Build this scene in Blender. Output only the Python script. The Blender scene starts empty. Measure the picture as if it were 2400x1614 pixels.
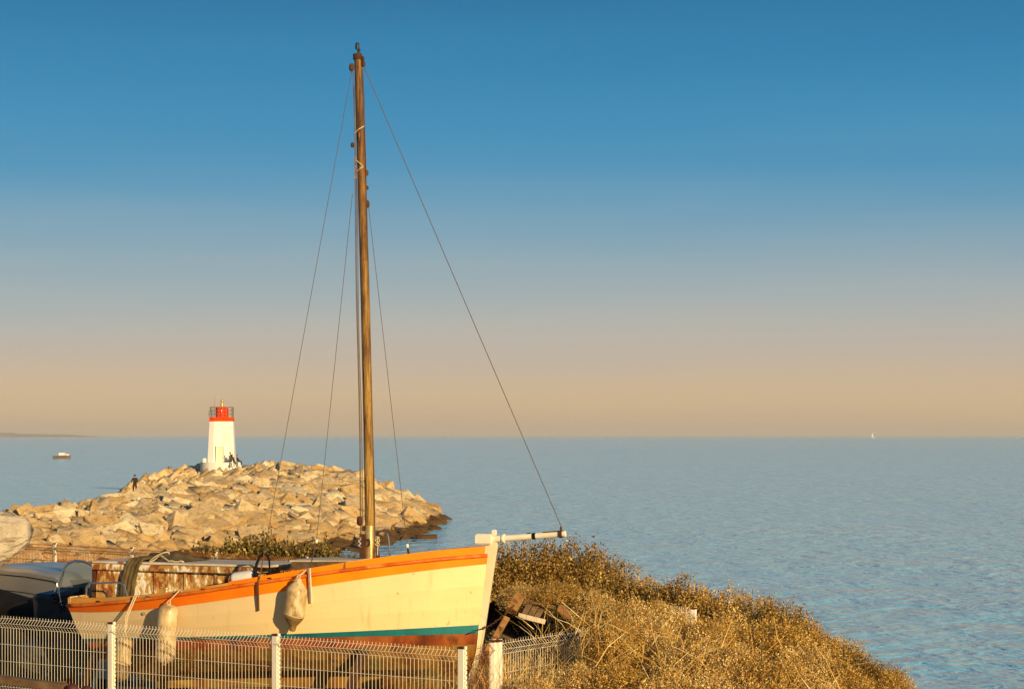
import bpy, bmesh, math, random
import numpy as np
from mathutils import Vector, Matrix

R = math.radians
random.seed(7)
rng = np.random.default_rng(7)
scene = bpy.context.scene
C = scene.collection

# ------------------------------------------------------------------ camera
CAM_Z = 7.0           # metres above the sea
cam_data = bpy.data.cameras.new("camera")
cam_data.lens = 75.0
cam_data.sensor_width = 36.0
cam_data.shift_y = 212.0 / 2400.0
cam_data.clip_start = 0.5
cam_data.clip_end = 60000.0
cam = bpy.data.objects.new("camera", cam_data)
cam.location = (0, 0, CAM_Z)
cam.rotation_euler = (R(90), 0, 0)
C.objects.link(cam)
scene.camera = cam

# ------------------------------------------------------------------ sky, sun, exposure
SUN_AZ = R(31)        # from straight behind the camera towards its right hand
SUN_EL = R(14)
world = bpy.data.worlds.new("World")
scene.world = world
world.use_nodes = True
wn = world.node_tree
wn.nodes.clear()
w_out = wn.nodes.new("ShaderNodeOutputWorld")
w_bg = wn.nodes.new("ShaderNodeBackground")
w_sky = wn.nodes.new("ShaderNodeTexSky")
w_sky.sky_type = 'NISHITA'
w_sky.sun_disc = False
w_sky.sun_elevation = SUN_EL
w_sky.sun_rotation = math.pi - SUN_AZ
w_sky.air_density = 1.0
w_sky.dust_density = 1.0
w_sky.ozone_density = 3.0
w_geo = wn.nodes.new("ShaderNodeNewGeometry")
w_sep = wn.nodes.new("ShaderNodeSeparateXYZ")
wn.links.new(w_geo.outputs["Incoming"], w_sep.inputs[0])
w_neg = wn.nodes.new("ShaderNodeMath"); w_neg.operation = 'MULTIPLY'; w_neg.inputs[1].default_value = -1.0
wn.links.new(w_sep.outputs["Z"], w_neg.inputs[0])
w_map = wn.nodes.new("ShaderNodeMapRange")
w_map.inputs["From Min"].default_value = 0.0
w_map.inputs["From Max"].default_value = 0.40
w_tc = wn.nodes.new("ShaderNodeTexCoord"); w_mp = wn.nodes.new("ShaderNodeMapping")
w_mp.inputs["Scale"].default_value = (2.2, 2.2, 26.0)
wn.links.new(w_tc.outputs["Generated"], w_mp.inputs[0])
w_nz = wn.nodes.new("ShaderNodeTexNoise"); w_nz.inputs["Scale"].default_value = 1.6; w_nz.inputs["Detail"].default_value = 5
wn.links.new(w_mp.outputs[0], w_nz.inputs["Vector"])
w_ma = wn.nodes.new("ShaderNodeMath"); w_ma.operation = 'MULTIPLY_ADD'; w_ma.inputs[1].default_value = 0.022; w_ma.inputs[2].default_value = -0.011
wn.links.new(w_nz.outputs["Fac"], w_ma.inputs[0])
w_ad = wn.nodes.new("ShaderNodeMath"); w_ad.operation = 'ADD'
wn.links.new(w_neg.outputs[0], w_ad.inputs[0]); wn.links.new(w_ma.outputs[0], w_ad.inputs[1])
wn.links.new(w_ad.outputs[0], w_map.inputs["Value"])
w_ramp = wn.nodes.new("ShaderNodeValToRGB")
wn.links.new(w_map.outputs[0], w_ramp.inputs[0])
def ramp_set(rn, stops):
    cr = rn.color_ramp
    while len(cr.elements) > 1:
        cr.elements.remove(cr.elements[-1])
    cr.elements[0].position = stops[0][0]; cr.elements[0].color = (*stops[0][1], 1)
    for p, c in stops[1:]:
        e = cr.elements.new(p); e.color = (*c, 1)
# the evening sky's own colour by elevation: dusty peach at the horizon to deep blue
SKY = [(0.000, (0.55, 0.39, 0.28)), (0.0345, (0.68, 0.485, 0.275)), (0.06, (0.66, 0.485, 0.31)), (0.0945, (0.56, 0.455, 0.375)),
       (0.13, (0.47, 0.455, 0.42)), (0.16, (0.38, 0.43, 0.445)), (0.21, (0.25, 0.38, 0.46)), (0.26, (0.15, 0.335, 0.48)),
       (0.31, (0.055, 0.28, 0.485)), (0.41, (0.012, 0.23, 0.45)), (0.51, (0.002, 0.158, 0.35)), (1.0, (0.016, 0.090, 0.20))]
ramp_set(w_ramp, SKY)
w_ramp.color_ramp.interpolation = "B_SPLINE"
w_scl = wn.nodes.new("ShaderNodeMixRGB"); w_scl.blend_type = 'MULTIPLY'; w_scl.inputs[0].default_value = 1.0
wn.links.new(w_ramp.outputs[0], w_scl.inputs[1]); w_scl.inputs[2].default_value = (10, 10, 10, 1)
w_mix = wn.nodes.new("ShaderNodeMixRGB"); w_mix.inputs[0].default_value = 0.88
wn.links.new(w_sky.outputs[0], w_mix.inputs[1])
wn.links.new(w_scl.outputs[0], w_mix.inputs[2])
wn.links.new(w_mix.outputs[0], w_bg.inputs[0])
w_bg.inputs[1].default_value = 0.0785
wn.links.new(w_bg.outputs[0], w_out.inputs[0])

sun_data = bpy.data.lights.new("sun", 'SUN')
sun_data.energy = 5.0
sun_data.color = (1.0, 0.72, 0.36)
sun_data.angle = R(0.5)
sun = bpy.data.objects.new("sun", sun_data)
sun_dir = Vector((math.sin(SUN_AZ) * math.cos(SUN_EL), -math.cos(SUN_AZ) * math.cos(SUN_EL), math.sin(SUN_EL)))
sun.rotation_euler = (-sun_dir).to_track_quat('-Z', 'Y').to_euler()
sun.location = sun_dir * 100
C.objects.link(sun)

scene.render.engine = 'CYCLES'
scene.view_settings.view_transform = 'Standard'
scene.view_settings.look = 'None'
scene.view_settings.gamma = 1.0
scene.view_settings.exposure = 0.35
scene.view_settings.use_curve_mapping = False
scene.cycles.max_bounces = 6
scene.cycles.transparent_max_bounces = 8

# ------------------------------------------------------------------ helpers
def W(u, v, y):
    """point at depth y (metres) on the sight line of a place in the 2400x1614 picture"""
    return Vector(((u - 1200) / 5000.0 * y, y, CAM_Z - (v - 1019) / 5000.0 * y))

def new_mat(name):
    m = bpy.data.materials.new(name)
    m.use_nodes = True
    nt = m.node_tree
    return m, nt, nt.nodes["Principled BSDF"]

def nd(nt, typ, **kw):
    n = nt.nodes.new(typ)
    for k, v in kw.items():
        setattr(n, k, v)
    return n

def coords(nt, scale=(1, 1, 1), kind="Object", rot=(0, 0, 0)):
    tc = nd(nt, "ShaderNodeTexCoord")
    mp = nd(nt, "ShaderNodeMapping")
    mp.inputs["Scale"].default_value = scale
    mp.inputs["Rotation"].default_value = rot
    nt.links.new(tc.outputs[kind], mp.inputs[0])
    return mp.outputs[0]

def noise(nt, vec, scale, detail=4, rough=0.55, dist=0.0):
    n = nd(nt, "ShaderNodeTexNoise")
    n.inputs["Scale"].default_value = scale
    n.inputs["Detail"].default_value = detail
    n.inputs["Roughness"].default_value = rough
    n.inputs["Distortion"].default_value = dist
    nt.links.new(vec, n.inputs["Vector"])
    return n.outputs["Fac"]

def ramp(nt, fac, stops):
    r = nd(nt, "ShaderNodeValToRGB")
    ramp_set(r, stops)
    nt.links.new(fac, r.inputs[0])
    return r.outputs[0]

def mixc(nt, fac, a, b, mode='MIX'):
    m = nd(nt, "ShaderNodeMixRGB", blend_type=mode)
    for i, x in ((0, fac), (1, a), (2, b)):
        if isinstance(x, (int, float)):
            m.inputs[i].default_value = x
        elif isinstance(x, tuple):
            m.inputs[i].default_value = (*x, 1)
        else:
            nt.links.new(x, m.inputs[i])
    return m.outputs[0]

def bump(nt, bsdf, height, strength=0.3, dist=0.02):
    b = nd(nt, "ShaderNodeBump")
    b.inputs["Strength"].default_value = strength
    b.inputs["Distance"].default_value = dist
    nt.links.new(height, b.inputs["Height"])
    nt.links.new(b.outputs[0], bsdf.inputs["Normal"])

def mat_noise(name, stops, scale=3.0, rough=0.7, stretch=(1, 1, 1), bump_s=0.2, bump_d=0.01, metallic=0.0,
              detail=5, bscale=None, dirt=None, dirt_scale=1.2, dirt_at=(0.55, 0.7), spec=0.4):
    m, nt, b = new_mat(name)
    vec = coords(nt, stretch)
    f = noise(nt, vec, scale, detail)
    col = ramp(nt, f, stops)
    if dirt:
        f2 = noise(nt, vec, dirt_scale, 6, 0.65)
        k = ramp(nt, f2, [(dirt_at[0], (0, 0, 0)), (dirt_at[1], (1, 1, 1))])
        col = mixc(nt, k, col, dirt)
    nt.links.new(col, b.inputs["Base Color"])
    b.inputs["Roughness"].default_value = rough
    b.inputs["Metallic"].default_value = metallic
    b.inputs["Specular IOR Level"].default_value = spec
    if bump_s:
        bump(nt, b, noise(nt, vec, bscale or scale * 4, 5, 0.6), bump_s, bump_d)
    return m

class MB:
    """collects shapes that become ONE mesh"""
    def __init__(self):
        self.v = []; self.f = []
    def add(self, vs, fs):
        o = len(self.v)
        self.v += [tuple(p) for p in vs]
        self.f += [tuple(i + o for i in q) for q in fs]
        return self
    def box(self, c, s, ax=None, bev=0.0):
        c = Vector(c); hx, hy, hz = s[0] / 2, s[1] / 2, s[2] / 2
        M = ax if ax is not None else Matrix.Identity(3)
        if bev <= 0:
            pts = [Vector((x, y, z)) for z in (-hz, hz) for y in (-hy, hy) for x in (-hx, hx)]
            fs = [(0, 2, 3, 1), (4, 5, 7, 6), (0, 1, 5, 4), (2, 6, 7, 3), (0, 4, 6, 2), (1, 3, 7, 5)]
        else:
            pts = []; b = min(bev, hx * .9, hy * .9, hz * .9)
            prof = [(-hz, b), (-hz + b, 0), (hz - b, 0), (hz, b)]
            for z, ins in prof:
                X, Y = hx - ins, hy - ins
                pts += [Vector((-X, -Y, z)), Vector((X, -Y, z)), Vector((X, Y, z)), Vector((-X, Y, z))]
            fs = [(3, 2, 1, 0), (12, 13, 14, 15)]
            for r in range(3):
                for k in range(4):
                    a = r * 4 + k; d = r * 4 + (k + 1) % 4
                    fs.append((a, d, d + 4, a + 4))
        return self.add([c + M @ p for p in pts], fs)
    def tube(self, pts, r, n=8, cap=True):
        pts = [Vector(p) for p in pts]
        rs = r if isinstance(r, (list, tuple)) else [r] * len(pts)
        rings = []
        up = None
        for i, p in enumerate(pts):
            t = (pts[min(i + 1, len(pts) - 1)] - pts[max(i - 1, 0)]).normalized()
            if up is None:
                up = t.orthogonal().normalized()
            else:
                up = (up - t * up.dot(t))
                up = up.normalized() if up.length > 1e-6 else t.orthogonal().normalized()
            s = t.cross(up)
            rings.append([p + (up * math.cos(2 * math.pi * k / n) + s * math.sin(2 * math.pi * k / n)) * rs[i] for k in range(n)])
        vs = [q for ring in rings for q in ring]
        fs = []
        for i in range(len(pts) - 1):
            for k in range(n):
                a = i * n + k; b2 = i * n + (k + 1) % n
                fs.append((a, b2, b2 + n, a + n))
        if cap:
            fs.append(tuple(range(n))[::-1]); fs.append(tuple((len(pts) - 1) * n + k for k in range(n)))
        return self.add(vs, fs)
    def loft(self, rings, closed=True, cap=True):
        n = len(rings[0]); vs = [q for ring in rings for q in ring]; fs = []
        for i in range(len(rings) - 1):
            for k in range(n if closed else n - 1):
                a = i * n + k; b2 = i * n + (k + 1) % n
                fs.append((a, b2, b2 + n, a + n))
        if cap and closed:
            fs.append(tuple(range(n))[::-1]); fs.append(tuple((len(rings) - 1) * n + k for k in range(n)))
        return self.add(vs, fs)
    def lathe(self, base, prof, n=20, axis=None):
        base = Vector(base)
        q = Vector((0, 0, 1)).rotation_difference(Vector(axis).normalized()) if axis is not None else None
        rings = []
        for r, z in prof:
            ring = [Vector((r * math.cos(2 * math.pi * k / n), r * math.sin(2 * math.pi * k / n), z)) for k in range(n)]
            rings.append([base + (q @ p if q else p) for p in ring])
        return self.loft(rings)
    def build(self, name, mat, parent=None, origin=None, smooth=False):
        if parent is not None:
            org = Vector(parent["_org"])
        elif origin is not None:
            org = Vector(origin)
        else:
            a = np.array(self.v)
            org = Vector(((a[:, 0].min() + a[:, 0].max()) / 2, (a[:, 1].min() + a[:, 1].max()) / 2, a[:, 2].min()))
        me = bpy.data.meshes.new(name)
        me.from_pydata([tuple(Vector(p) - org) for p in self.v], [], self.f)
        bm = bmesh.new(); bm.from_mesh(me)
        bmesh.ops.recalc_face_normals(bm, faces=bm.faces)
        bm.to_mesh(me); bm.free()
        if smooth:
            me.polygons.foreach_set("use_smooth", [True] * len(me.polygons))
            if smooth == 'auto':
                me.set_sharp_from_angle(angle=R(40))
        me.materials.append(mat)
        o = bpy.data.objects.new(name, me)
        C.objects.link(o)
        if parent is not None:
            o.parent = parent
        else:
            o.location = org
        o["_org"] = tuple(org)
        return o

def np_mesh(name, verts, faces4, mat, parent=None, loc=(0, 0, 0), smooth=False, mat_idx=None, mats=None):
    """big mesh from numpy arrays (all quads or all tris)"""
    me = bpy.data.meshes.new(name)
    k = faces4.shape[1]
    me.vertices.add(len(verts)); me.vertices.foreach_set("co", np.asarray(verts, np.float32).ravel())
    me.loops.add(faces4.size); me.loops.foreach_set("vertex_index", faces4.astype(np.int32).ravel())
    me.polygons.add(len(faces4)); me.polygons.foreach_set("loop_start", np.arange(0, faces4.size, k, dtype=np.int32))
    for m in (mats or [mat]):
        me.materials.append(m)
    if mat_idx is not None:
        me.polygons.foreach_set("material_index", mat_idx.astype(np.int32))
    if smooth:
        me.polygons.foreach_set("use_smooth", np.ones(len(faces4), bool))
    me.update(calc_edges=True)
    me.validate()
    o = bpy.data.objects.new(name, me)
    C.objects.link(o)
    if parent is not None:
        o.parent = parent
    o.location = loc
    o["_org"] = tuple(loc)
    return o

def thing(name, loc, label, cat, group=None):
    o = bpy.data.objects.new(name, None)
    C.objects.link(o)
    o.location = loc
    o.empty_display_size = 0.2
    o["_org"] = tuple(loc)
    return tag(o, label, cat, group)

def tag(o, label=None, cat=None, group=None, kind=None):
    if label: o["label"] = label
    if cat: o["category"] = cat
    if group: o["group"] = group
    if kind: o["kind"] = kind
    return o

def axes(d, up=(0, 0, 1)):
    """matrix with columns (d, side, up)"""
    d = Vector(d).normalized(); u = Vector(up)
    s = u.cross(d).normalized(); u = d.cross(s)
    return Matrix((d, s, u)).transposed()

# ------------------------------------------------------------------ materials
M = {}
def mat_water():
    m, nt, b = new_mat("sea_water")
    vec = coords(nt, (0.72, 0.62, 1.0), "Object")
    n1 = noise(nt, vec, 0.5, 3, 0.55, 0.5)
    n2 = noise(nt, vec, 1.7, 3, 0.55, 0.4)
    n3 = noise(nt, vec, 0.06, 2, 0.5)
    a = nd(nt, "ShaderNodeMath", operation='MULTIPLY_ADD')
    nt.links.new(n2, a.inputs[0]); a.inputs[1].default_value = 0.35; nt.links.new(n1, a.inputs[2])
    a2 = nd(nt, "ShaderNodeMath", operation='MULTIPLY')
    s3 = ramp(nt, n3, [(0.3, (0.45,) * 3), (0.7, (1,) * 3)])
    nt.links.new(a.outputs[0], a2.inputs[0]); nt.links.new(s3, a2.inputs[1])
    bump(nt, b, a2.outputs[0], 1.0, 1.0)
    b.inputs["Base Color"].default_value = (0.32, 0.70, 0.90, 1)
    b.inputs["Roughness"].default_value = 0.12
    b.inputs["IOR"].default_value = 1.42
    return m
M["sea"] = mat_water()

def mat_rock():
    m, nt, b = new_mat("limestone")
    vec = coords(nt, (1, 1, 1), "Object")
    geo = nd(nt, "ShaderNodeNewGeometry")
    oi = nd(nt, "ShaderNodeObjectInfo")
    add = nd(nt, "ShaderNodeMath", operation='ADD')
    nt.links.new(geo.outputs["Random Per Island"], add.inputs[0]); nt.links.new(oi.outputs["Random"], add.inputs[1])
    fr = nd(nt, "ShaderNodeMath", operation='FRACT'); nt.links.new(add.outputs[0], fr.inputs[0])
    base = ramp(nt, fr.outputs[0], [(0, (0.50, 0.32, 0.13)), (0.2, (0.70, 0.52, 0.26)), (0.36, (0.48, 0.38, 0.25)), (0.5, (0.64, 0.43, 0.18)), (0.62, (0.74, 0.59, 0.35)), (0.75, (0.84, 0.70, 0.44)), (0.9, (0.56, 0.36, 0.14)), (1, (0.74, 0.56, 0.30))])
    f = noise(nt, vec, 2.2, 8, 0.7)
    base = mixc(nt, 1.0, base, ramp(nt, f, [(0.3, (0.50, 0.40, 0.28)), (0.5, (1, 1, 1)), (0.70, (1.2, 1.2, 1.2))]), 'MULTIPLY')
    f2 = noise(nt, vec, 0.9, 4)
    base = mixc(nt, ramp(nt, f2, [(0.56, (0, 0, 0)), (0.72, (0.55,) * 3)]), base, (0.40, 0.20, 0.05))
    # weed and wet stain near the waterline
    sep = nd(nt, "ShaderNodeSeparateXYZ"); nt.links.new(geo.outputs["Position"], sep.inputs[0])
    jz = nd(nt, "ShaderNodeMath", operation='MULTIPLY_ADD'); nt.links.new(f2, jz.inputs[0]); jz.inputs[1].default_value = -1.2
    nt.links.new(sep.outputs["Z"], jz.inputs[2])
    lowm = nd(nt, "ShaderNodeMapRange"); nt.links.new(jz.outputs[0], lowm.inputs[0])
    lowm.inputs[1].default_value = 0.2; lowm.inputs[2].default_value = 1.9; lowm.inputs[3].default_value = 0.45; lowm.inputs[4].default_value = 0.0
    base = mixc(nt, lowm.outputs[0], base, (0.40, 0.235, 0.07))
    wet = ramp(nt, jz.outputs[0], [(0.0, (1, 1, 1)), (0.14, (0, 0, 0))])
    base = mixc(nt, wet, base, (0.10, 0.055, 0.018))
    nt.links.new(base, b.inputs["Base Color"])
    b.inputs["Roughness"].default_value = 0.85
    b.inputs["Specular IOR Level"].default_value = 0.2
    n = noise(nt, vec, 5.0, 8, 0.7)
    bump(nt, b, n, 0.9, 0.17)
    return m
M["rock"] = mat_rock()
M["rubble"] = mat_noise("rubble_fill", [(0.3, (0.07, 0.045, 0.02)), (0.7, (0.22, 0.15, 0.07))], 1.3, 0.95, bump_s=0.9, bump_d=0.3, bscale=1.7)
M["earth"] = mat_noise("dry_yard_earth", [(0.3, (0.23, 0.135, 0.045)), (0.5, (0.36, 0.235, 0.085)), (0.7, (0.27, 0.21, 0.07))], 0.9, 0.95, bump_s=0.6, bump_d=0.05, bscale=9,
                     dirt=(0.12, 0.06, 0.02), dirt_scale=0.5)
M["white_wall"] = mat_noise("limewash_white", [(0.3, (0.78, 0.75, 0.67)), (0.7, (0.86, 0.84, 0.78))], 1.2, 0.8, bump_s=0.15, bump_d=0.01,
                          dirt=(0.66, 0.55, 0.38), dirt_scale=0.8, stretch=(1, 1, 0.35), dirt_at=(0.58, 0.75))
M["red"] = mat_noise("signal_red_paint", [(0.3, (0.66, 0.045, 0.001)), (0.7, (0.80, 0.065, 0.001))], 1.5, 0.8, bump_s=0.1, spec=0.1)
M["grey_steel"] = mat_noise("weathered_steel", [(0.3, (0.10, 0.085, 0.06)), (0.7, (0.20, 0.17, 0.13))], 4, 0.55)
M["brass"] = mat_noise("old_brass", [(0.3, (0.5, 0.33, 0.12)), (0.7, (0.65, 0.5, 0.25))], 4, 0.4, metallic=0.5)

def mat_cream():
    m, nt, b = new_mat("cream_hull_paint")
    vec = coords(nt)
    base = ramp(nt, noise(nt, vec, 0.7, 4), [(0.3, (0.72, 0.53, 0.25)), (0.7, (0.82, 0.655, 0.32))])
    tc = nd(nt, "ShaderNodeTexCoord"); sp = nd(nt, "ShaderNodeSeparateXYZ"); nt.links.new(tc.outputs["Object"], sp.inputs[0])
    # the paint gets darker and greyer towards the stern, with runs down the side
    mr = nd(nt, "ShaderNodeMapRange"); nt.links.new(sp.outputs["X"], mr.inputs[0])
    mr.inputs[1].default_value = -2.9; mr.inputs[2].default_value = 2.2; mr.inputs[3].default_value = 0.75; mr.inputs[4].default_value = 0.0
    base = mixc(nt, mr.outputs[0], base, (0.50, 0.39, 0.25))
    st = noise(nt, coords(nt, (5, 5, 0.5)), 2.4, 6, 0.65)
    base = mixc(nt, ramp(nt, st, [(0.56, (0, 0, 0)), (0.80, (0.55,) * 3)]), base, (0.42, 0.26, 0.10))
    sp2 = noise(nt, vec, 14, 3, 0.5)
    base = mixc(nt, ramp(nt, sp2, [(0.70, (0, 0, 0)), (0.76, (0.6,) * 3)]), base, (0.33, 0.18, 0.06))
    nt.links.new(base, b.inputs["Base Color"])
    b.inputs["Roughness"].default_value = 0.42
    bump(nt, b, noise(nt, coords(nt, (0.6, 0.6, 2.5)), 5, 5, 0.6), 0.12, 0.03)
    return m
M["cream"] = mat_cream()

def mat_orange():
    m, nt, b = new_mat("orange_sheer_paint")
    vec = coords(nt)
    base = ramp(nt, noise(nt, vec, 2.5, 5), [(0.3, (0.86, 0.195, 0.0)), (0.7, (0.96, 0.26, 0.0))])
    tc = nd(nt, "ShaderNodeTexCoord"); sp = nd(nt, "ShaderNodeSeparateXYZ"); nt.links.new(tc.outputs["Object"], sp.inputs[0])
    mr = nd(nt, "ShaderNodeMapRange"); nt.links.new(sp.outputs["X"], mr.inputs[0])
    mr.inputs[1].default_value = -2.6; mr.inputs[2].default_value = 0.6; mr.inputs[3].default_value = 1.0; mr.inputs[4].default_value = 0.0
    base = mixc(nt, mr.outputs[0], base, (0.50, 0.085, 0.006))
    st = noise(nt, coords(nt, (2, 2, 9)), 3.0, 7, 0.7)
    base = mixc(nt, ramp(nt, st, [(0.60, (0, 0, 0)), (0.68, (0.8,) * 3)]), base, (0.42, 0.20, 0.05))
    nt.links.new(base, b.inputs["Base Color"])
    b.inputs["Roughness"].default_value = 0.55
    b.inputs["Specular IOR Level"].default_value = 0.2
    bump(nt, b, noise(nt, coords(nt, (1, 1, 5)), 8, 5), 0.15, 0.01)
    return m
M["orange"] = mat_orange()
M["toe_wood"] = mat_noise("worn_orange_brown_wood", [(0.3, (0.46, 0.17, 0.015)), (0.7, (0.60, 0.29, 0.04))], 3, 0.7, (1, 1, 6), dirt=(0.33, 0.25, 0.09), dirt_scale=2.0, dirt_at=(0.5, 0.62))
M["teal"] = mat_noise("teal_boot_stripe", [(0.3, (0.003, 0.10, 0.14)), (0.7, (0.006, 0.20, 0.20))], 3, 0.5, dirt=(0.10, 0.30, 0.06), dirt_scale=0.9, dirt_at=(0.68, 0.70))
M["antifoul"] = mat_noise("rusty_antifouling", [(0.3, (0.09, 0.016, 0.003)), (0.5, (0.27, 0.060, 0.008)), (0.7, (0.32, 0.12, 0.022))], 4.0, 0.9, (1, 1, 0.5), 0.4, 0.02, detail=8,
                         dirt=(0.10, 0.02, 0.004), dirt_scale=1.6, dirt_at=(0.55, 0.62))
M["white_paint"] = mat_noise("chipped_white_paint", [(0.3, (0.74, 0.68, 0.52)), (0.7, (0.86, 0.82, 0.68))], 4, 0.5, dirt=(0.45, 0.27, 0.10), dirt_scale=4.5, dirt_at=(0.66, 0.72))
M["stem_paint"] = mat_noise("pale_stem_paint", [(0.3, (0.70, 0.58, 0.36)), (0.7, (0.82, 0.72, 0.48))], 2, 0.5, dirt=(0.60, 0.22, 0.05), dirt_scale=2.2, dirt_at=(0.68, 0.76), stretch=(1, 1, 0.5))
def mat_wood(name, stops, scale=2.0, stretch=(9, 9, 0.6), rough=0.75, dirt=None, bump_d=0.012):
    return mat_noise(name, stops, scale, rough, stretch, 0.5, bump_d, detail=8, bscale=scale * 2, dirt=dirt, dirt_scale=0.8, dirt_at=(0.5, 0.62))
def mat_mast():
    m, nt, b = new_mat("weathered_mast_wood")
    g = noise(nt, coords(nt, (16, 16, 1.4)), 2.0, 8, 0.65)
    hi = ramp(nt, g, [(0.36, (0.040, 0.012, 0.002)), (0.5, (0.13, 0.055, 0.010)), (0.68, (0.27, 0.14, 0.032))])
    lo = ramp(nt, g, [(0.34, (0.10, 0.040, 0.006)), (0.48, (0.26, 0.14, 0.025)), (0.66, (0.46, 0.29, 0.07))])
    tc = nd(nt, "ShaderNodeTexCoord"); sp = nd(nt, "ShaderNodeSeparateXYZ"); nt.links.new(tc.outputs["Object"], sp.inputs[0])
    mr = nd(nt, "ShaderNodeMapRange"); nt.links.new(sp.outputs["Z"], mr.inputs[0]); mr.inputs[1].default_value = 2.6; mr.inputs[2].default_value = 5.6
    col = mixc(nt, mr.outputs[0], lo, hi)
    d = noise(nt, coords(nt, (3, 3, 1.2)), 2.2, 6, 0.7)
    col = mixc(nt, ramp(nt, d, [(0.54, (0, 0, 0)), (0.66, (0.8,) * 3)]), col, (0.075, 0.026, 0.005))
    nt.links.new(col, b.inputs["Base Color"]); b.inputs["Roughness"].default_value = 0.75
    bump(nt, b, g, 0.6, 0.02)
    return m
M["mast_wood"] = mat_mast()
M["plank_wood"] = mat_wood("grey_brown_plank", [(0.3, (0.07, 0.038, 0.016)), (0.7, (0.21, 0.13, 0.065))], 3, (2, 2, 2))
M["dark_wood"] = mat_wood("tarred_prop_wood", [(0.3, (0.045, 0.016, 0.006)), (0.7, (0.11, 0.045, 0.016))], 3, (2, 2, 2))  # plain dark brown wood for the props
M["gold_wood"] = mat_wood("sunlit_old_timber", [(0.36, (0.09, 0.034, 0.008)), (0.6, (0.33, 0.17, 0.05))], 5, (3, 3, 3))  # mottled golden-brown timber colour
M["sleeve"] = mat_noise("rusted_glossy_steel_sleeve", [(0.35, (0.30, 0.12, 0.02)), (0.5, (0.68, 0.46, 0.18)), (0.7, (0.85, 0.68, 0.36))], 3, 0.28, (2, 2, 1), 0.3, 0.01, metallic=0.75,
                        dirt=(0.20, 0.05, 0.01), dirt_scale=2.5, dirt_at=(0.58, 0.64))
M["rust_steel"] = mat_noise("red_rusted_steel", [(0.3, (0.035, 0.012, 0.005)), (0.7, (0.12, 0.045, 0.015))], 6, 0.9, bump_s=0.4)
M["galv"] = mat_noise("galvanised_steel", [(0.3, (0.50, 0.46, 0.40)), (0.7, (0.68, 0.64, 0.58))], 8, 0.35, metallic=0.7, dirt=(0.30, 0.12, 0.03), dirt_scale=3, dirt_at=(0.6, 0.68))
M["chrome"] = mat_noise("stainless_tube", [(0.3, (0.60, 0.58, 0.55)), (0.7, (0.70, 0.69, 0.66))], 6, 0.2, metallic=0.95, bump_s=0)
M["wire_rope"] = mat_noise("dark_wire_rope", [(0.3, (0.10, 0.08, 0.06)), (0.7, (0.20, 0.15, 0.10))], 30, 0.5, metallic=0.4, bump_s=0)
M["rope"] = mat_noise("pale_rope", [(0.3, (0.48, 0.37, 0.22)), (0.7, (0.66, 0.54, 0.36))], 40, 0.9, bump_s=0.5, bump_d=0.004)
M["old_rope"] = mat_noise("old_grey_rope", [(0.3, (0.07, 0.04, 0.02)), (0.7, (0.16, 0.11, 0.06))], 3, 0.9, bump_s=0)
M["black_rubber"] = mat_noise("black_rubber", [(0.3, (0.006, 0.005, 0.005)), (0.7, (0.014, 0.012, 0.011))], 6, 0.8, spec=0.15)
M["dark_plastic"] = mat_noise("dark_console_plastic", [(0.3, (0.018, 0.018, 0.020)), (0.7, (0.035, 0.035, 0.037))], 5, 0.5)

def mat_peeling():
    m, nt, b = new_mat("peeling_cabin_paint")
    vec = coords(nt, (3.0, 3.0, 1.3))
    f = noise(nt, vec, 5.0, 8, 0.66, 0.3)
    g = noise(nt, coords(nt, (1.0, 1.0, 0.5)), 1.6, 4)
    ad = nd(nt, "ShaderNodeMath", operation='MULTIPLY_ADD'); nt.links.new(g, ad.inputs[0]); ad.inputs[1].default_value = 0.5; nt.links.new(f, ad.inputs[2])
    sb = nd(nt, "ShaderNodeMath", operation='SUBTRACT'); nt.links.new(ad.outputs[0], sb.inputs[0]); sb.inputs[1].default_value = 0.25
    r = nd(nt, "ShaderNodeValToRGB"); nt.links.new(sb.outputs[0], r.inputs[0])
    ramp_set(r, [(0.0, (0.10, 0.02, 0.004)), (0.42, (0.22, 0.06, 0.010)), (0.48, (0.40, 0.22, 0.055)), (0.56, (0.46, 0.30, 0.11)), (0.585, (0.78, 0.71, 0.56)), (0.66, (0.72, 0.69, 0.64)), (0.72, (0.42, 0.40, 0.38)), (0.8, (0.38, 0.20, 0.06))])
    nt.links.new(r.outputs[0], b.inputs["Base Color"])
    b.inputs["Roughness"].default_value = 0.8
    bump(nt, b, sb.outputs[0], 0.6, 0.03)
    return m
M["peeling"] = mat_peeling()
M["roof_board"] = mat_noise("bleached_roof_board", [(0.3, (0.42, 0.34, 0.24)), (0.7, (0.66, 0.58, 0.46))], 2.5, 0.8, (1, 4, 1), dirt=(0.25, 0.08, 0.02), dirt_scale=3, dirt_at=(0.6, 0.68))
M["olive_cloth"] = mat_noise("olive_tarpaulin", [(0.3, (0.045, 0.030, 0.010)), (0.7, (0.17, 0.12, 0.045))], 5, 0.9, bump_s=0.6, bump_d=0.02)
M["fender"] = mat_noise("grubby_white_vinyl", [(0.3, (0.34, 0.23, 0.09)), (0.48, (0.55, 0.42, 0.22)), (0.7, (0.72, 0.62, 0.42))], 5, 0.4, (1.6, 1.6, 0.8), 0.08, 0.01, dirt=(0.27, 0.17, 0.05), dirt_scale=6, dirt_at=(0.50, 0.64))
M["fender_dirty"] = mat_noise("grimy_vinyl_end", [(0.3, (0.10, 0.06, 0.02)), (0.7, (0.30, 0.20, 0.08))], 9, 0.5, bump_s=0.3)
M["fender_grey"] = mat_noise("pale_grey_vinyl", [(0.3, (0.48, 0.48, 0.47)), (0.7, (0.66, 0.66, 0.65))], 6, 0.5)
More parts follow.
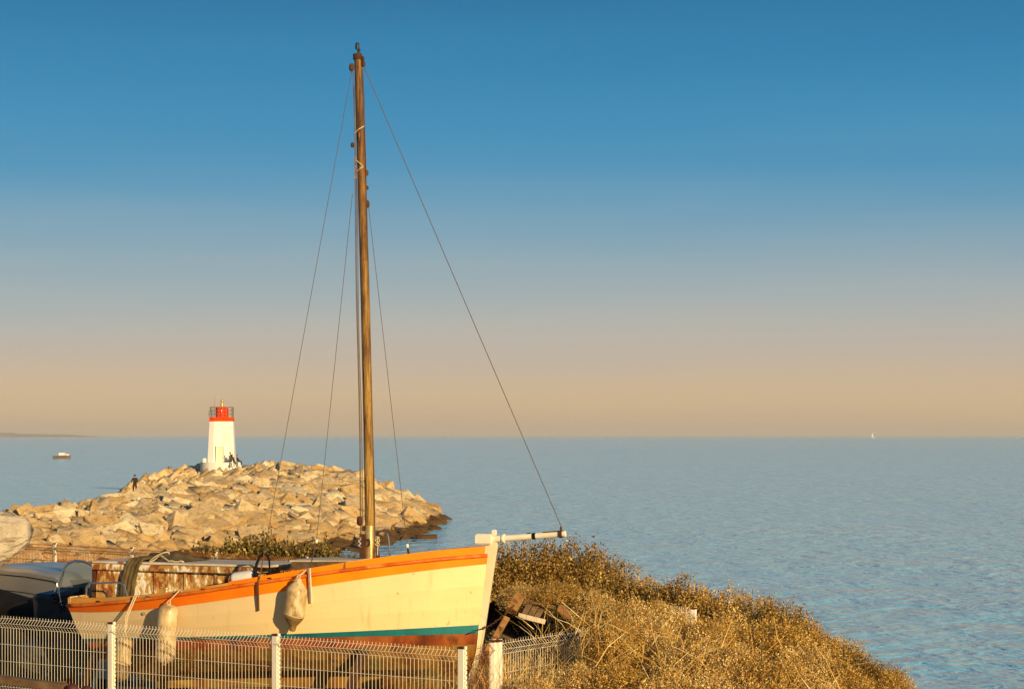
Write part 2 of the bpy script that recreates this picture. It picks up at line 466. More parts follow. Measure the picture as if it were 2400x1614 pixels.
M["wire_white"] = mat_noise("white_coated_wire", [(0.3, (0.66, 0.60, 0.48)), (0.7, (0.80, 0.76, 0.66))], 3, 0.5, bump_s=0, dirt=(0.38, 0.14, 0.03), dirt_scale=2.5, dirt_at=(0.60, 0.70))
M["wire_rusty"] = mat_noise("rusted_fence_wire", [(0.3, (0.13, 0.030, 0.006)), (0.55, (0.27, 0.085, 0.020)), (0.72, (0.52, 0.34, 0.16))], 2.5, 0.75, bump_s=0)
M["post_white"] = mat_noise("white_fence_post_paint", [(0.3, (0.76, 0.71, 0.58)), (0.7, (0.86, 0.83, 0.73))], 3, 0.5, dirt=(0.45, 0.20, 0.05), dirt_scale=9, dirt_at=(0.66, 0.72))
M["cap"] = mat_noise("dark_red_post_cap", [(0.3, (0.05, 0.012, 0.006)), (0.7, (0.10, 0.03, 0.014))], 8, 0.6)

def mat_leaf(name, stops, trans=0.18):
    m, nt, b = new_mat(name)
    geo = nd(nt, "ShaderNodeNewGeometry")
    col = ramp(nt, geo.outputs["Random Per Island"], stops)
    n = noise(nt, coords(nt), 1.7, 3)
    col = mixc(nt, 1.0, col, ramp(nt, n, [(0.3, (0.70, 0.62, 0.50)), (0.7, (1.1, 1.08, 1.0))]), 'MULTIPLY')
    nt.links.new(col, b.inputs["Base Color"])
    b.inputs["Roughness"].default_value = 0.6
    b.inputs["Specular IOR Level"].default_value = 0.25
    t = nd(nt, "ShaderNodeBsdfTranslucent"); nt.links.new(col, t.inputs[0])
    mx = nd(nt, "ShaderNodeMixShader"); mx.inputs[0].default_value = trans
    nt.links.new(b.outputs[0], mx.inputs[1]); nt.links.new(t.outputs[0], mx.inputs[2])
    nt.links.new(mx.outputs[0], nt.nodes["Material Output"].inputs[0])
    return m
M["leaf_gold"] = mat_leaf("golden_saltbush_leaf", [(0, (0.15, 0.065, 0.009)), (0.22, (0.42, 0.24, 0.035)), (0.6, (0.62, 0.40, 0.085)), (0.85, (0.76, 0.54, 0.16)), (1, (0.98, 0.85, 0.46))])
M["leaf_dry"] = mat_leaf("straw_dry_leaf", [(0, (0.20, 0.09, 0.013)), (0.28, (0.60, 0.38, 0.09)), (0.75, (0.86, 0.64, 0.25)), (1, (0.98, 0.90, 0.58))])
M["leaf_olive"] = mat_leaf("olive_bush_leaf", [(0, (0.045, 0.03, 0.006)), (0.4, (0.15, 0.11, 0.020)), (0.8, (0.30, 0.22, 0.05)), (1, (0.50, 0.38, 0.13))])
M["twig"] = mat_noise("dry_twig", [(0.3, (0.26, 0.13, 0.035)), (0.7, (0.58, 0.40, 0.17))], 3, 0.8, bump_s=0)
M["van_paint"] = mat_noise("silver_grey_van_paint", [(0.3, (0.33, 0.31, 0.28)), (0.7, (0.38, 0.36, 0.33))], 1, 0.28, bump_s=0.02, metallic=0.35)
M["glass_dark"] = mat_noise("dark_glass", [(0.3, (0.015, 0.018, 0.02)), (0.7, (0.02, 0.022, 0.025))], 2, 0.06, bump_s=0, spec=0.8)
M["tarp_white"] = mat_noise("off_white_boat_cover", [(0.3, (0.42, 0.35, 0.25)), (0.7, (0.56, 0.49, 0.37))], 3, 0.6, (1, 1, 2.5), bump_s=0.9, bump_d=0.12, bscale=4, dirt=(0.36, 0.25, 0.12), dirt_scale=3, dirt_at=(0.6, 0.75))
M["boat_white"] = mat_noise("far_boat_white", [(0.3, (0.66, 0.62, 0.56)), (0.7, (0.78, 0.75, 0.70))], 2, 0.6, bump_s=0)
M["graffiti"] = mat_noise("black_paint", [(0.3, (0.03, 0.02, 0.02)), (0.7, (0.06, 0.04, 0.03))], 8, 0.7, bump_s=0)

# ================================================================== THE SETTING
# ------------------------------------------------------------------ sea
sea_v = np.array([(-30000, -200, 0), (30000, -200, 0), (30000, 45000, 0), (-30000, 45000, 0)], float)
sea = np_mesh("sea", sea_v, np.array([[0, 1, 2, 3]]), M["sea"])
tag(sea, kind="structure")

# ------------------------------------------------------------------ yard terrain
POLY = np.array([(-45, -20), (9, -20), (6.4, 10), (5.0, 20), (4.4, 25), (3.6, 30), (1.5, 37), (-3, 43), (-12, 50), (-45, 60)], float)
def poly_sd(X, Y):
    """signed distance to the yard outline, positive inside"""
    n = len(POLY); d = np.full(X.shape, 1e9); inside = np.zeros(X.shape, bool)
    for i in range(n):
        ax, ay = POLY[i]; bx, by = POLY[(i + 1) % n]
        ex, ey = bx - ax, by - ay
        t = np.clip(((X - ax) * ex + (Y - ay) * ey) / (ex * ex + ey * ey), 0, 1)
        d = np.minimum(d, np.hypot(X - ax - t * ex, Y - ay - t * ey))
        c = ((ay > Y) != (by > Y)) & (X < (bx - ax) * (Y - ay) / (by - ay + 1e-12) + ax)
        inside ^= c
    return np.where(inside, d, -d)
def wob(X, Y, s=1.0):
    return (np.sin(X * 1.3 * s + 0.7 * np.sin(Y * 1.1 * s)) + np.sin(Y * 1.7 * s + 1.3 + np.sin(X * 0.9 * s)) + np.sin((X + Y) * 2.9 * s)) / 3
GROUND = 3.0
def land_z(X, Y):
    sd = poly_sd(X, Y)
    t = np.clip((sd + 5.0) / 5.5, 0, 1)
    return -1.6 + (GROUND + 1.6) * t * t * (3 - 2 * t) + 0.06 * wob(X, Y) + 0.03 * wob(X, Y, 3.1)
xs = np.concatenate([np.arange(-55, -14, 1.5), np.arange(-14, 12, 0.35), np.arange(12, 20, 1.0)])
ys = np.concatenate([np.arange(-25, 18, 1.5), np.arange(18, 56, 0.35), np.arange(56, 70, 1.0)])
GX, GY = np.meshgrid(xs, ys)
GZ = land_z(GX, GY)
nx, ny = len(xs), len(ys)
idx = np.arange(nx * ny).reshape(ny, nx)
quads = np.stack([idx[:-1, :-1], idx[:-1, 1:], idx[1:, 1:], idx[1:, :-1]], -1).reshape(-1, 4)
yard = np_mesh("ground", np.stack([GX, GY, GZ], -1).reshape(-1, 3), quads, M["earth"], smooth=True)
tag(yard, kind="structure")

# ------------------------------------------------------------------ breakwater
def zz(v, y): return CAM_Z - (v - 1019) / 5000.0 * y
LOW = -1.8
# picture column: profile of the mound (distance, height) outwards from the cove
COLS = {
    -500: [(86, LOW), (90, -.3), (100, 1.2), (114, zz(1216, 114)), (122, .3), (126, -.8), (130, LOW), (140, LOW), (150, LOW)],
    60:   [(92, LOW), (97, -.3), (110, 1.5), (125, zz(1206, 125)), (133, .4), (138, -.8), (142, LOW), (150, LOW), (160, LOW)],
    190:  [(96, LOW), (101, -.3), (115, 1.7), (131, zz(1188, 131)), (140, .6), (150, -.3), (165, -1.0), (175, LOW), (185, LOW)],
    270:  [(99, LOW), (104, -.3), (119, 1.9), (136, zz(1172, 136)), (146, 1.1), (165, .7), (190, zz(1166, 190)), (205, .4), (215, LOW)],
    330:  [(101, LOW), (106, -.3), (122, 2.0), (141, zz(1162, 141)), (152, 1.3), (180, 1.0), (215, zz(1132, 215)), (235, 1.2), (250, LOW)],
    400:  [(104, LOW), (109, -.3), (126, 2.1), (148, zz(1150, 148)), (160, 1.2), (195, 1.0), (240, zz(1113, 240)), (255, 2.2), (270, LOW)],
    470:  [(107, LOW), (112, -.3), (130, 2.2), (155, zz(1140, 155)), (168, 1.3), (200, 1.2), (242, zz(1106, 242)), (258, 2.7), (278, LOW)],
    600:  [(111, LOW), (116, -.3), (135, 2.2), (168, zz(1125, 168)), (182, 1.9), (205, 1.9), (243, zz(1103, 243)), (260, 2.9), (280, LOW)],
    700:  [(115, LOW), (121, -.3), (140, 2.0), (178, zz(1116, 178)), (195, 3.0), (215, 2.9), (240, zz(1106, 240)), (258, 2.6), (276, LOW)],
    830:  [(122, LOW), (128, -.3), (148, 1.8), (188, zz(1118, 188)), (205, 2.9), (215, 2.6), (230, 2.0), (240, 1.0), (255, LOW)],
    885:  [(127, LOW), (133, -.3), (150, 1.3), (185, zz(1142, 185)), (195, 1.9), (205, 1.0), (215, 0), (220, -.8), (226, LOW)],
    950:  [(134, LOW), (141, -.3), (155, 1.0), (180, zz(1168, 180)), (188, 1.0), (193, .2), (198, -.8), (202, LOW), (206, LOW)],
    1005: [(150, LOW), (157, -.3), (165, .4), (177, zz(1196, 177)), (181, .0), (184, -.6), (188, LOW), (190, LOW), (192, LOW)],
    1035: [(168, LOW), (172, -.5), (175, -.1), (178, .1), (180, -.6), (182, -1), (184, LOW), (186, LOW), (188, LOW)],
    1060: [(172, LOW), (174, LOW), (176, LOW), (178, LOW), (180, LOW), (182, LOW), (184, LOW), (186, LOW), (188, LOW)],
}
cu = np.array(sorted(COLS)); carr = np.array([COLS[k] for k in sorted(COLS)], float)   # (ncol, 9, 2)
def mound_profile(u):
    return np.array([np.interp(u, cu, carr[:, k, 0]) for k in range(9)]), np.array([np.interp(u, cu, carr[:, k, 1]) for k in range(9)])
def mound_z(x, y):
    py, pz = mound_profile(1200 + 5000 * x / y)
    return float(np.interp(y, py, pz)) if py[0] < y < py[-1] else LOW
us = np.arange(-500, 1061, 14.0); rows = []
tt = np.linspace(0, 8, 81)
for u in us:
    py, pz = mound_profile(u)
    yy = np.interp(tt, np.arange(9), py); z_ = np.interp(tt, np.arange(9), pz)
    x_ = (u - 1200) / 5000 * yy
    rows.append(np.stack([x_, yy, z_ - 0.85 + 0.20 * wob(x_, yy, 1.3)], -1))
bw = np.array(rows); nu, nt_ = bw.shape[:2]
idx = np.arange(nu * nt_).reshape(nu, nt_)
quads = np.stack([idx[:-1, :-1], idx[1:, :-1], idx[1:, 1:], idx[:-1, 1:]], -1).reshape(-1, 4)
breakwater = np_mesh("breakwater", bw.reshape(-1, 3), quads, M["rubble"], smooth=True)
tag(breakwater, kind="structure")

def rock_mesh(k):
    r = np.random.default_rng(100 + k)
    # a split slab of stone: box corners knocked about, plus a few points off its faces
    pts = np.array([(x, y_, z_) for x in (-1, 1) for y_ in (-1, 1) for z_ in (-1, 1)], float) * np.array([.86, .84, .80]) + r.normal(scale=.15, size=(8, 3))
    ex = r.normal(size=(7, 3)); ex /= np.abs(ex).max(axis=1)[:, None]
    pts = np.concatenate([pts, ex * r.uniform(.85, 1.06, (7, 1))]) * np.array([1.0, r.uniform(.55, .85), r.uniform(.30, .52)])
    bm = bmesh.new()
    for p in pts: bm.verts.new(p)
    res = bmesh.ops.convex_hull(bm, input=bm.verts)
    bmesh.ops.delete(bm, geom=[e for e in bm.verts if not e.link_faces], context='VERTS')
    bmesh.ops.dissolve_limit(bm, angle_limit=R(9), verts=bm.verts, edges=bm.edges)
    bmesh.ops.bevel(bm, geom=list(bm.edges) + list(bm.verts), offset=.035, segments=1, affect='EDGES', profile=.5, clamp_overlap=True)
    bmesh.ops.triangulate(bm, faces=bm.faces)
    bmesh.ops.recalc_face_normals(bm, faces=bm.faces)
    me = bpy.data.meshes.new("rock")
    bm.to_mesh(me); bm.free()
    me.materials.append(M["rock"])
    return me
ROCKS = [rock_mesh(k) for k in range(16)]
spots = []
y = 90.0
while y < 275:
    s = .84 if y < 140 else (.84 + (y - 140) * 0.0048)
    x0, x1 = (-430 - 1200) / 5000 * y, (1050 - 1200) / 5000 * y
    x = x0 + random.uniform(0, s)
    while x < x1:
        px, py = x + random.uniform(-.4, .4) * s, y + random.uniform(-.4, .4) * s
        z = mound_z(px, py)
        if z > -0.55 and math.hypot(px + 34.0, py - 250.0) > 3.4:
            spots.append((px, py, z, s))
        x += s * 1.08
    y += s * 0.92
# a few loose stones awash off the tip
for (u, v, sc) in ((1044, 1218, .35), (1018, 1240, .6), (1000, 1262, .9), (975, 1268, .8), (968, 1185, 1.5), (955, 1178, 1.2), (1004, 1200, 1.2), (1000, 1225, 1.2)):
    yy = 5000 * 7.0 / max(v - 1019, 1)
    if v < 1210: yy = 177
    p = W(u, v, min(yy, 179)); spots.append((p.x, p.y, max(p.z, -0.1), sc * 1.2))
run = {}
cand = []
for (px, py, z, s) in spots:
    sl = random.uniform(0.54, .80) * s * random.choice((0.6, .8, 1, 1, 1.1, 1.3, 1.6))
    u = 1200 + 5000 * px / py; v = 1019 + 5000 * (CAM_Z - z - sl * .5) / py
    back = py > 175 and u < 640
    if abs(px + 34) < 4.5 and 232 < py < 251: sl *= .65; z -= .40
    rot = Matrix.Rotation(random.gauss(.14 if back else .56, .20), 3, 'X') @ Matrix.Rotation(random.gauss(-.62 if back else .26, .2), 3, 'Y') @ Matrix.Rotation(random.gauss(0, .6) + random.choice((0, 0, 3.14)), 3, 'Z')
    cand.append([px, py, z + sl * random.uniform(-.50, .12) - .04, sl, u, v, rot, random.randrange(16)])
cand.sort(key=lambda c: c[1])
hor = np.full(200, 5000.0); shown = []
for i, c in enumerate(cand):
    k = int((c[4] + 600) // 12)
    hw = max(1, int(5000 * c[3] * .6 / c[1] / 12))
    vis = c[5] < np.min(hor[max(k - hw, 0):k + hw + 1].max() if True else 0) + 2 and -40 < c[4] < 1080 and c[5] < 1350
    top = c[5]
    hor[max(k - hw // 2, 0):k + hw // 2 + 1] = np.minimum(hor[max(k - hw // 2, 0):k + hw // 2 + 1], top)
    shown.append((c[3] / c[1] if vis else 0.0, i))
shown.sort(reverse=True)
single = {i for q, i in shown[:300] if q > 0}
rest_v, rest_f, off = [], [], 0
for i, c in enumerate(cand):
    me = ROCKS[c[7]]
    if i in single:
        o = bpy.data.objects.new("rock", me)
        C.objects.link(o); o.parent = breakwater
        o.matrix_local = Matrix.Translation((c[0], c[1], c[2])) @ c[6].to_4x4() @ Matrix.Diagonal((c[3], c[3], c[3], 1))
    else:
        vv = np.array([p.co[:] for p in me.vertices]) * c[3] @ np.array(c[6]).T + np.array(c[:3])
        ff = np.array([p.vertices[:] for p in me.polygons])
        rest_v.append(vv); rest_f.append(ff + off); off += len(vv)
rubble = np_mesh("smaller_rocks", np.concatenate(rest_v), np.concatenate(rest_f), M["rock"], parent=breakwater)
tag(rubble, kind="stuff")

# ================================================================== THE LIGHTHOUSE
LY = 250.0
LH = Vector((-34.0, LY, zz(1096, LY)))
lh = thing("lighthouse", LH, "squat white lighthouse tower with red lantern on the rocks", "lighthouse")
def chamfer_ring(c, half, ch, z, rot):
    h = half; k = ch
    pts = [(-h + k * 1.5, -h), (h - k * .4, -h), (h, -h + k * .4), (h, h - k), (h - k, h), (-h + k, h), (-h, h - k), (-h, -h + k * .75)]
    cr, sr = math.cos(rot), math.sin(rot)
    return [Vector((c.x + x * cr - y_ * sr, c.y + x * sr + y_ * cr, z)) for x, y_ in pts]
LROT = R(3)
zb, zt = zz(1082.5, LY), zz(987, LY)
m = MB(); m.loft([chamfer_ring(LH, 1.56, .42, zb - .3, LROT), chamfer_ring(LH, 1.56, .42, zb, LROT), chamfer_ring(LH, 1.34, .36, zt, LROT)])
tower = m.build("tower", M["white_wall"], lh)
m = MB(); m.lathe(LH + Vector((-.1, 0, -.8)), [(2.42, 0), (2.42, .78 + zb - LH.z), (2.36, .8 + zb - LH.z)], 28)
m.build("plinth", M["white_wall"], lh, smooth='auto')
m = MB(); m.loft([chamfer_ring(LH, 1.38, .37, zt, LROT), chamfer_ring(LH, 1.37, .37, zt + .47, LROT)])
m.build("parapet_band", M["red"], lh)
dz = zt + .47
m = MB(); m.lathe((LH.x + .02, LH.y, dz - .05), [(.76, 0), (.76, 1.2), (.70, 1.25), (.3, 1.3)], 20)
drum = m.build("lantern_drum", M["red"], lh, smooth='auto')
m = MB(); m.box((LH.x + .05, LH.y - .755, dz + .75), (.10, .05, .22), bev=.01); m.build("vent", M["white_paint"], drum)
m = MB(); m.lathe((LH.x + .02, LH.y, dz + 1.22), [(.20, 0), (.20, .22), (.12, .24), (.12, .30), (.19, .32), (.17, .44), (.06, .5), (.06, .56), (.16, .6), (.19, .70), (.15, .80), (.05, .86)], 14)
m.build("lamp_finial", M["brass"], lh, smooth='auto')
fr = -R(90) + LROT
ring = chamfer_ring(LH, 1.30, .34, 0, LROT)
m = MB()
for zr in (.42, .80, 1.19):
    pts = [Vector((p.x, p.y, dz + zr)) for p in ring] + [Vector((ring[0].x, ring[0].y, dz + zr))]
    m.tube(pts, .022, 5)
for i in range(8):
    a, b2 = ring[i], ring[(i + 1) % 8]
    for t in ((0, .25, .5, .75) if (a - b2).length > 1 else (0, .5)):
        p = a.lerp(b2, t); m.tube([(p.x, p.y, dz - .02), (p.x, p.y, dz + 1.19)], .022, 5)
m.build("railing", M["grey_steel"], lh)
p = W(503, 953, LY - .9)
m = MB(); m.tube([(p.x, p.y, dz), (p.x, p.y, zz(925, LY))], [.022, .010], 5); m.build("antenna", M["grey_steel"], lh)
p = W(497, 965, LY - .5)
m = MB(); m.box((p.x - .25, LH.y - .6, dz + .35), (.28, .3, .7), bev=.03); m.build("equipment_box", M["galv"], lh)
# door, set in the front face
fd = Vector((math.sin(LROT), -math.cos(LROT), 0)); fs_ = Vector((math.cos(LROT), math.sin(LROT), 0))
dc = LH + fs_ * .04 + fd * 1.49; A_ = axes(fs_)
dzb = zb - .45
dc.x = W(516, 1060, LY - 1.5).x
m = MB(); m.box((dc.x, dc.y, dzb + 1.12), (.80, .30, 2.25), A_)
door = m.build("door", mat_noise("cream_door_paint", [(0.3, (0.74, 0.66, 0.46)), (0.7, (0.80, 0.73, 0.55))], 2, .6), lh)
m = MB()
for sx in (-.43, .43):
    q = Vector((dc.x, dc.y, dzb + 1.15)) + fs_ * sx + fd * .07; m.box(q, (.07, .34, 2.36), A_)
q = Vector((dc.x, dc.y, dzb + 2.30)) + fd * .07; m.box(q, (.79, .34, .07), A_)
m.build("door_frame", M["white_wall"], door)
q = Vector((dc.x, dc.y, dzb + 1.0)) + fs_ * .28 + fd * .18
m = MB(); m.box(q, (.14, .04, .04), A_); m.build("door_handle", M["grey_steel"], door)
# painted scrawl on the plinth: two crossed black strokes
m = MB()
for a0, a1 in (((536, 1088), (542, 1095)), ((541, 1087), (535, 1095)), ((540, 1090), (543, 1094))):
    m.tube([W(*a0, LY - 2.36), W(*a1, LY - 2.42)], .03, 4)
m.build("graffiti_mark", M["graffiti"], lh)

# ================================================================== THE BOAT
TH = R(22)
bd = Vector((math.cos(TH), -math.sin(TH), 0)); bn = Vector((-math.sin(TH), -math.cos(TH), 0))   # forward, near side
BOW = Vector((-0.24, 24.2, 0)); LEN = 5.58
S0 = BOW - bd * LEN
BC = np.polyfit([0, 1, 2, 3, 4, 4.8, 5.3, 5.58], [.62, .86, .98, .97, .76, .45, .19, .045], 4)
def beam(s): return max(.035, float(np.polyval(BC, min(max(s, 0), LEN))))
sg = np.linspace(0, LEN, 400)
def near_uy(ratio):
    px = np.array([S0.x + bd.x * s + bn.x * beam(s) * ratio for s in sg]); py = np.array([S0.y + bd.y * s + bn.y * beam(s) * ratio for s in sg])
    return 1200 + 5000 * px / py, py
def curve(pts, ratio, deg=3):
    u_, y_ = near_uy(ratio)
    s = np.interp([p[0] for p in pts], u_, sg); yv = np.interp([p[0] for p in pts], u_, y_)
    z = CAM_Z - (np.array([p[1] for p in pts]) - 1019) / 5000 * yv
    return np.polyfit(s, z, deg)
ZA = curve([(170, 1400), (249, 1393), (326, 1390), (420, 1381), (500, 1372), (604, 1354), (684, 1335), (728, 1325), (844, 1313), (900, 1306), (1000, 1294), (1134, 1279)], 1.0)
ZB = curve([(160, 1420), (254, 1410), (321, 1404), (416, 1394), (500, 1386), (604, 1368), (713, 1347), (850, 1329), (1000, 1314), (1140, 1302)], 1.0)
ZC = curve([(165, 1432), (318, 1427), (403, 1419), (500, 1409), (604, 1395), (750, 1369), (900, 1348), (1000, 1336), (1131, 1322)], .99)
ZD = curve([(200, 1494), (266, 1496), (488, 1490), (651, 1486), (760, 1483), (900, 1478), (1000, 1472), (1120, 1466)], .93)
ZE = curve([(200, 1500), (488, 1496), (651, 1494), (850, 1491), (1000, 1488), (1120, 1485)], .90)
def pv(c, s): return float(np.polyval(c, s))
def ynear(u, ratio=1.0):
    u_, y_ = near_uy(ratio); return float(np.interp(u, u_, y_))
def hull_pt(u, v, out=0.0, ratio=1.0):
    """a point on the near side of the hull seen at (u, v), moved outwards"""
    p = W(u, v, ynear(u, ratio)); return p + bn * out
ctr = S0 + bd * (LEN / 2); boat_org = Vector((ctr.x, ctr.y, 4.25))
boat = thing("sailing_boat", boat_org, "old cream sailing boat with orange gunwale and tall wooden mast propped ashore", "boat")
NS = 40
STERN = float(np.interp(160, near_uy(1.0)[0], sg))
def row(zc, ratio, s0, s1, dz_=0.0, side=1, inset=0.0):
    pts = []
    for i in range(NS + 1):
        t = i / NS; s = s0 + t * (s1 - s0); sb_ = STERN + t * (LEN - STERN)
        w = max(beam(sb_) * ratio - inset, .02)
        # keep the ratio from pinching the stem
        p = S0 + bd * s + bn * w * side
        pts.append(Vector((p.x, p.y, pv(zc, sb_) + dz_)))
    return pts
def strip(mb, r0, r1):
    n = len(r0); mb.add(r0 + r1, [(i, i + 1, n + i + 1, n + i) for i in range(n - 1)])
RW = dict(A=(ZA, 1.0, STERN + .02, 5.56), B=(ZB, 1.0, STERN - .01, 5.56), C=(ZC, .99, STERN + .02, 5.55), D=(ZD, .93, STERN + .17, 5.46), E=(ZE, .90, STERN + .19, 5.45))
def rw(k, side=1, dz_=0, inset=0): return row(*RW[k], dz_, side, inset)
m = MB()
for sd in (1, -1):
    mid1 = [a.lerp(b2, .35) + bn * sd * .022 for a, b2 in zip(rw('C', sd), rw('D', sd))]
    mid2 = [a.lerp(b2, .7) + bn * sd * .020 for a, b2 in zip(rw('C', sd), rw('D', sd))]
    strip(m, rw('C', sd), mid1); strip(m, mid1, mid2); strip(m, mid2, rw('D', sd))
# transom
tr = [rw(k, 1)[0] for k in "ACDE"] + [rw(k, -1)[0] for k in "EDCA"]
m.add(tr, [tuple(range(8))])
hull = m.build("hull", M["cream"], boat, smooth='auto')
for sd in (1, -1):
    m = MB()
    o0 = [p + bn * sd * .008 for p in rw('C', sd, -.004)]; o1 = [p + bn * sd * .008 for p in rw('B', sd, .004)]
    strip(m, o0, o1); strip(m, rw('C', sd, -.004), o0)
    m.build("sheer_strake", M["orange"], boat, smooth='auto')
for sd in (1, -1):
    m = MB()
    i0 = [p - bn * sd * .012 for p in rw('B', sd)]; i1 = [p - bn * sd * .012 for p in rw('A', sd)]
    i2 = [p - bn * sd * .055 for p in rw('A', sd)]; i3 = [p - bn * sd * .055 for p in rw('B', sd, -.10)]
    k = NS * 9 // 20
    strip(m, i0[k:], i1[k:]); strip(m, i1[k:], i2[k:]); strip(m, i2[k:], i3[k:])
    m.build("bulwark", M["orange"], boat, smooth='auto')
m = MB()
for sd in (1, -1):
    i0 = [p - bn * sd * .012 for p in rw('B', sd)]; i1 = [p - bn * sd * .014 for p in rw('A', sd, -.012)]
    i2 = [p - bn * sd * .075 for p in rw('A', sd, -.012)]; i3 = [p - bn * sd * .075 for p in rw('B', sd, -.10)]
    k = NS * 9 // 20 + 1
    strip(m, i0[:k], i1[:k]); strip(m, i1[:k], i2[:k]); strip(m, i2[:k], i3[:k])
a_, b_ = rw('A', 1, -.012)[0], rw('A', -1, -.012)[0]
mid = (a_ + b_) / 2; m.box((mid.x, mid.y, mid.z - .05), (.07, (a_ - b_).length - .03, .10), axes(bd))
m.build("toe_rail", M["toe_wood"], boat, smooth='auto')
RUBM = mat_noise("dark_orange_rail", [(0.3, (0.40, 0.055, 0.004)), (0.7, (0.72, 0.20, 0.012))], 6, .5, dirt=(0.55, 0.35, 0.14), dirt_scale=5)
for sd in (1, -1):
    m = MB(); m.tube([p + bn * sd * .012 for p in rw('B', sd)], .022, 8); m.build("rubbing_strake", RUBM, boat, smooth=True)
    m = MB(); strip(m, [p + bn * sd * .006 for p in rw('D', sd, .004)], [p + bn * sd * .006 for p in rw('E', sd)])
    m.build("boot_stripe", M["teal"], boat, smooth=True)
M["fouled"] = mat_noise("fouled_ochre_planking", [(0.3, (0.10, 0.035, 0.006)), (0.5, (0.27, 0.13, 0.020)), (0.7, (0.36, 0.22, 0.045))], 2.2, 0.95, (2, 2, 0.7), 0.5, 0.03, detail=8,
                       dirt=(0.13, 0.10, 0.02), dirt_scale=1.1, dirt_at=(0.52, 0.66), spec=0.1)
for sd in (1, -1):
    f_ = row(ZE, .83, STERN + .26, 5.43, -.125, sd); g_ = row(ZE, .66, STERN + .42, 5.39, -.27, sd); h_ = row(ZE, .40, STERN + .6, 5.33, -.41, sd); k_ = row(ZE, .04, STERN + .8, 5.24, -.52, sd)
    m = MB(); strip(m, rw('E', sd), f_); m.build("bottom_band", M["antifoul"], boat, smooth=True)
    m = MB(); strip(m, f_, g_); strip(m, g_, h_); strip(m, h_, k_); m.build("bottom_planking", M["fouled"], boat, smooth=True)
rings = []
for s in np.linspace(STERN + .8, 5.26, 14):
    c_ = S0 + bd * s; zc = pv(ZE, s) - .52
    rings.append([Vector((*(c_ + bn * w).xy, zc + dz_)) for w, dz_ in ((.05, .05), (.035, -.13), (-.035, -.13), (-.05, .05))])
m = MB(); m.loft(rings); m.build("keel", M["fouled"], boat)
# deck
m = MB(); dk1 = rw('B', 1, -.02, .03); dk2 = rw('B', -1, -.02, .03)
strip(m, dk1, [(a + b2) / 2 + Vector((0, 0, .03)) for a, b2 in zip(dk1, dk2)]); strip(m, [(a + b2) / 2 + Vector((0, 0, .03)) for a, b2 in zip(dk1, dk2)], dk2)
m.build("deck", M["roof_board"], boat, smooth=True)
# stem post
m = MB(); rings = []
for t in np.linspace(0, 1.42, 12):
    v_ = 1262 + t * 258; hwid = max(.064 - .046 * t, .016)
    s_ = 5.668 - .205 * t - .35 * max(0, t - .95) ** 1.5 - hwid
    c_ = S0 + bd * s_; z_ = CAM_Z - (v_ - 1019) / 5000 * c_.y
    rings.append([Vector((*(c_ + bd * a + bn * b2).xy, z_)) for a, b2 in ((-hwid, .050), (hwid, .034), (hwid + .004, 0), (hwid, -.034), (-hwid, -.050))])
m.loft(rings)
stem = m.build("stem_post", M["stem_paint"], boat)
stem_c = S0 + bd * 5.6
hd = W(1146, 1263, stem_c.y)
m = MB(); m.box(hd + Vector((0, 0, 0)) - bd * .045, (.19, .15, .125), axes(bd, (.03, 0, 1)), bev=.02)
m.box(hd + bd * .065 + Vector((0, 0, .075)), (.04, .06, .07), axes(bd), bev=.01)
m.build("stem_head_block", M["white_paint"], boat, smooth='auto')
bs0 = hd + bd * .05; tipy = stem_c.y - .36
bs1 = W(1325, 1250, tipy)
bdir = (bs1 - bs0).normalized()
m = MB(); m.tube([bs0, bs0.lerp(bs1, .3), bs0.lerp(bs1, .65), bs1], [.042, .036, .036, .034], 12)
sprit = m.build("bowsprit", M["white_paint"], boat, smooth='auto')
m = MB(); m.tube([bs0.lerp(bs1, .14), bs0.lerp(bs1, .165)], .052, 12); m.build("collar", M["white_paint"], sprit, smooth='auto')
m = MB(); m.tube([bs0.lerp(bs1, .55), bs0.lerp(bs1, .60)], .0375, 12); m.build("dark_band", M["black_rubber"], sprit, smooth='auto')
m = MB(); m.tube([bs0.lerp(bs1, .92), bs0.lerp(bs1, .965)], .045, 12)
m.tube([bs0.lerp(bs1, .94) + Vector((0, 0, .03)), bs0.lerp(bs1, .94) + Vector((0, 0, .085))], .012, 6); m.build("end_ring", M["rust_steel"], sprit, smooth='auto')
for t in (.5, .72, .78, .84, .90):
    m = MB(); m.box(bs0.lerp(bs1, t) + Vector((0, -.004, .032)), (.05, .03, .02), axes(bdir), bev=.006); m.build("rust_patch", M["rust_steel"], sprit)
# ---- mast
ax_u = np.array([1200 + 5000 * (S0 + bd * s).x / (S0 + bd * s).y for s in sg])
ms = float(np.interp(866, ax_u, sg)); MY = (S0 + bd * ms).y
def MW(u, v, dy=0.0): return W(u, v, MY + dy)
m = MB()
prof = [(868, 1325, 11.5), (867, 1230, 11.5), (863, 1000, 11.3), (856, 700, 10.8), (849, 450, 10.3), (843, 250, 9.6), (840, 160, 9.2), (838.5, 128, 8.6)]
m.tube([MW(u, v) for u, v, r in prof], [r / 5000 * MY for u, v, r in prof], 20)
mast = m.build("mast", M["mast_wood"], boat, smooth='auto')
m = MB(); m.tube([MW(868, 1328), MW(867, 1231)], 12.6 / 5000 * MY, 20); m.build("steel_sleeve", M["sleeve"], mast, smooth='auto')
m = MB(); m.box(MW(853, 1287, -.02), (.07, .10, .36), axes(bd), bev=.01)
m.add([MW(880, 1262, .03), MW(882, 1310, .03), MW(893, 1310, .03), MW(880, 1262, .07), MW(882, 1310, .07), MW(893, 1310, .07)], [(0, 1, 2), (5, 4, 3), (0, 3, 4, 1), (1, 4, 5, 2), (2, 5, 3, 0)])
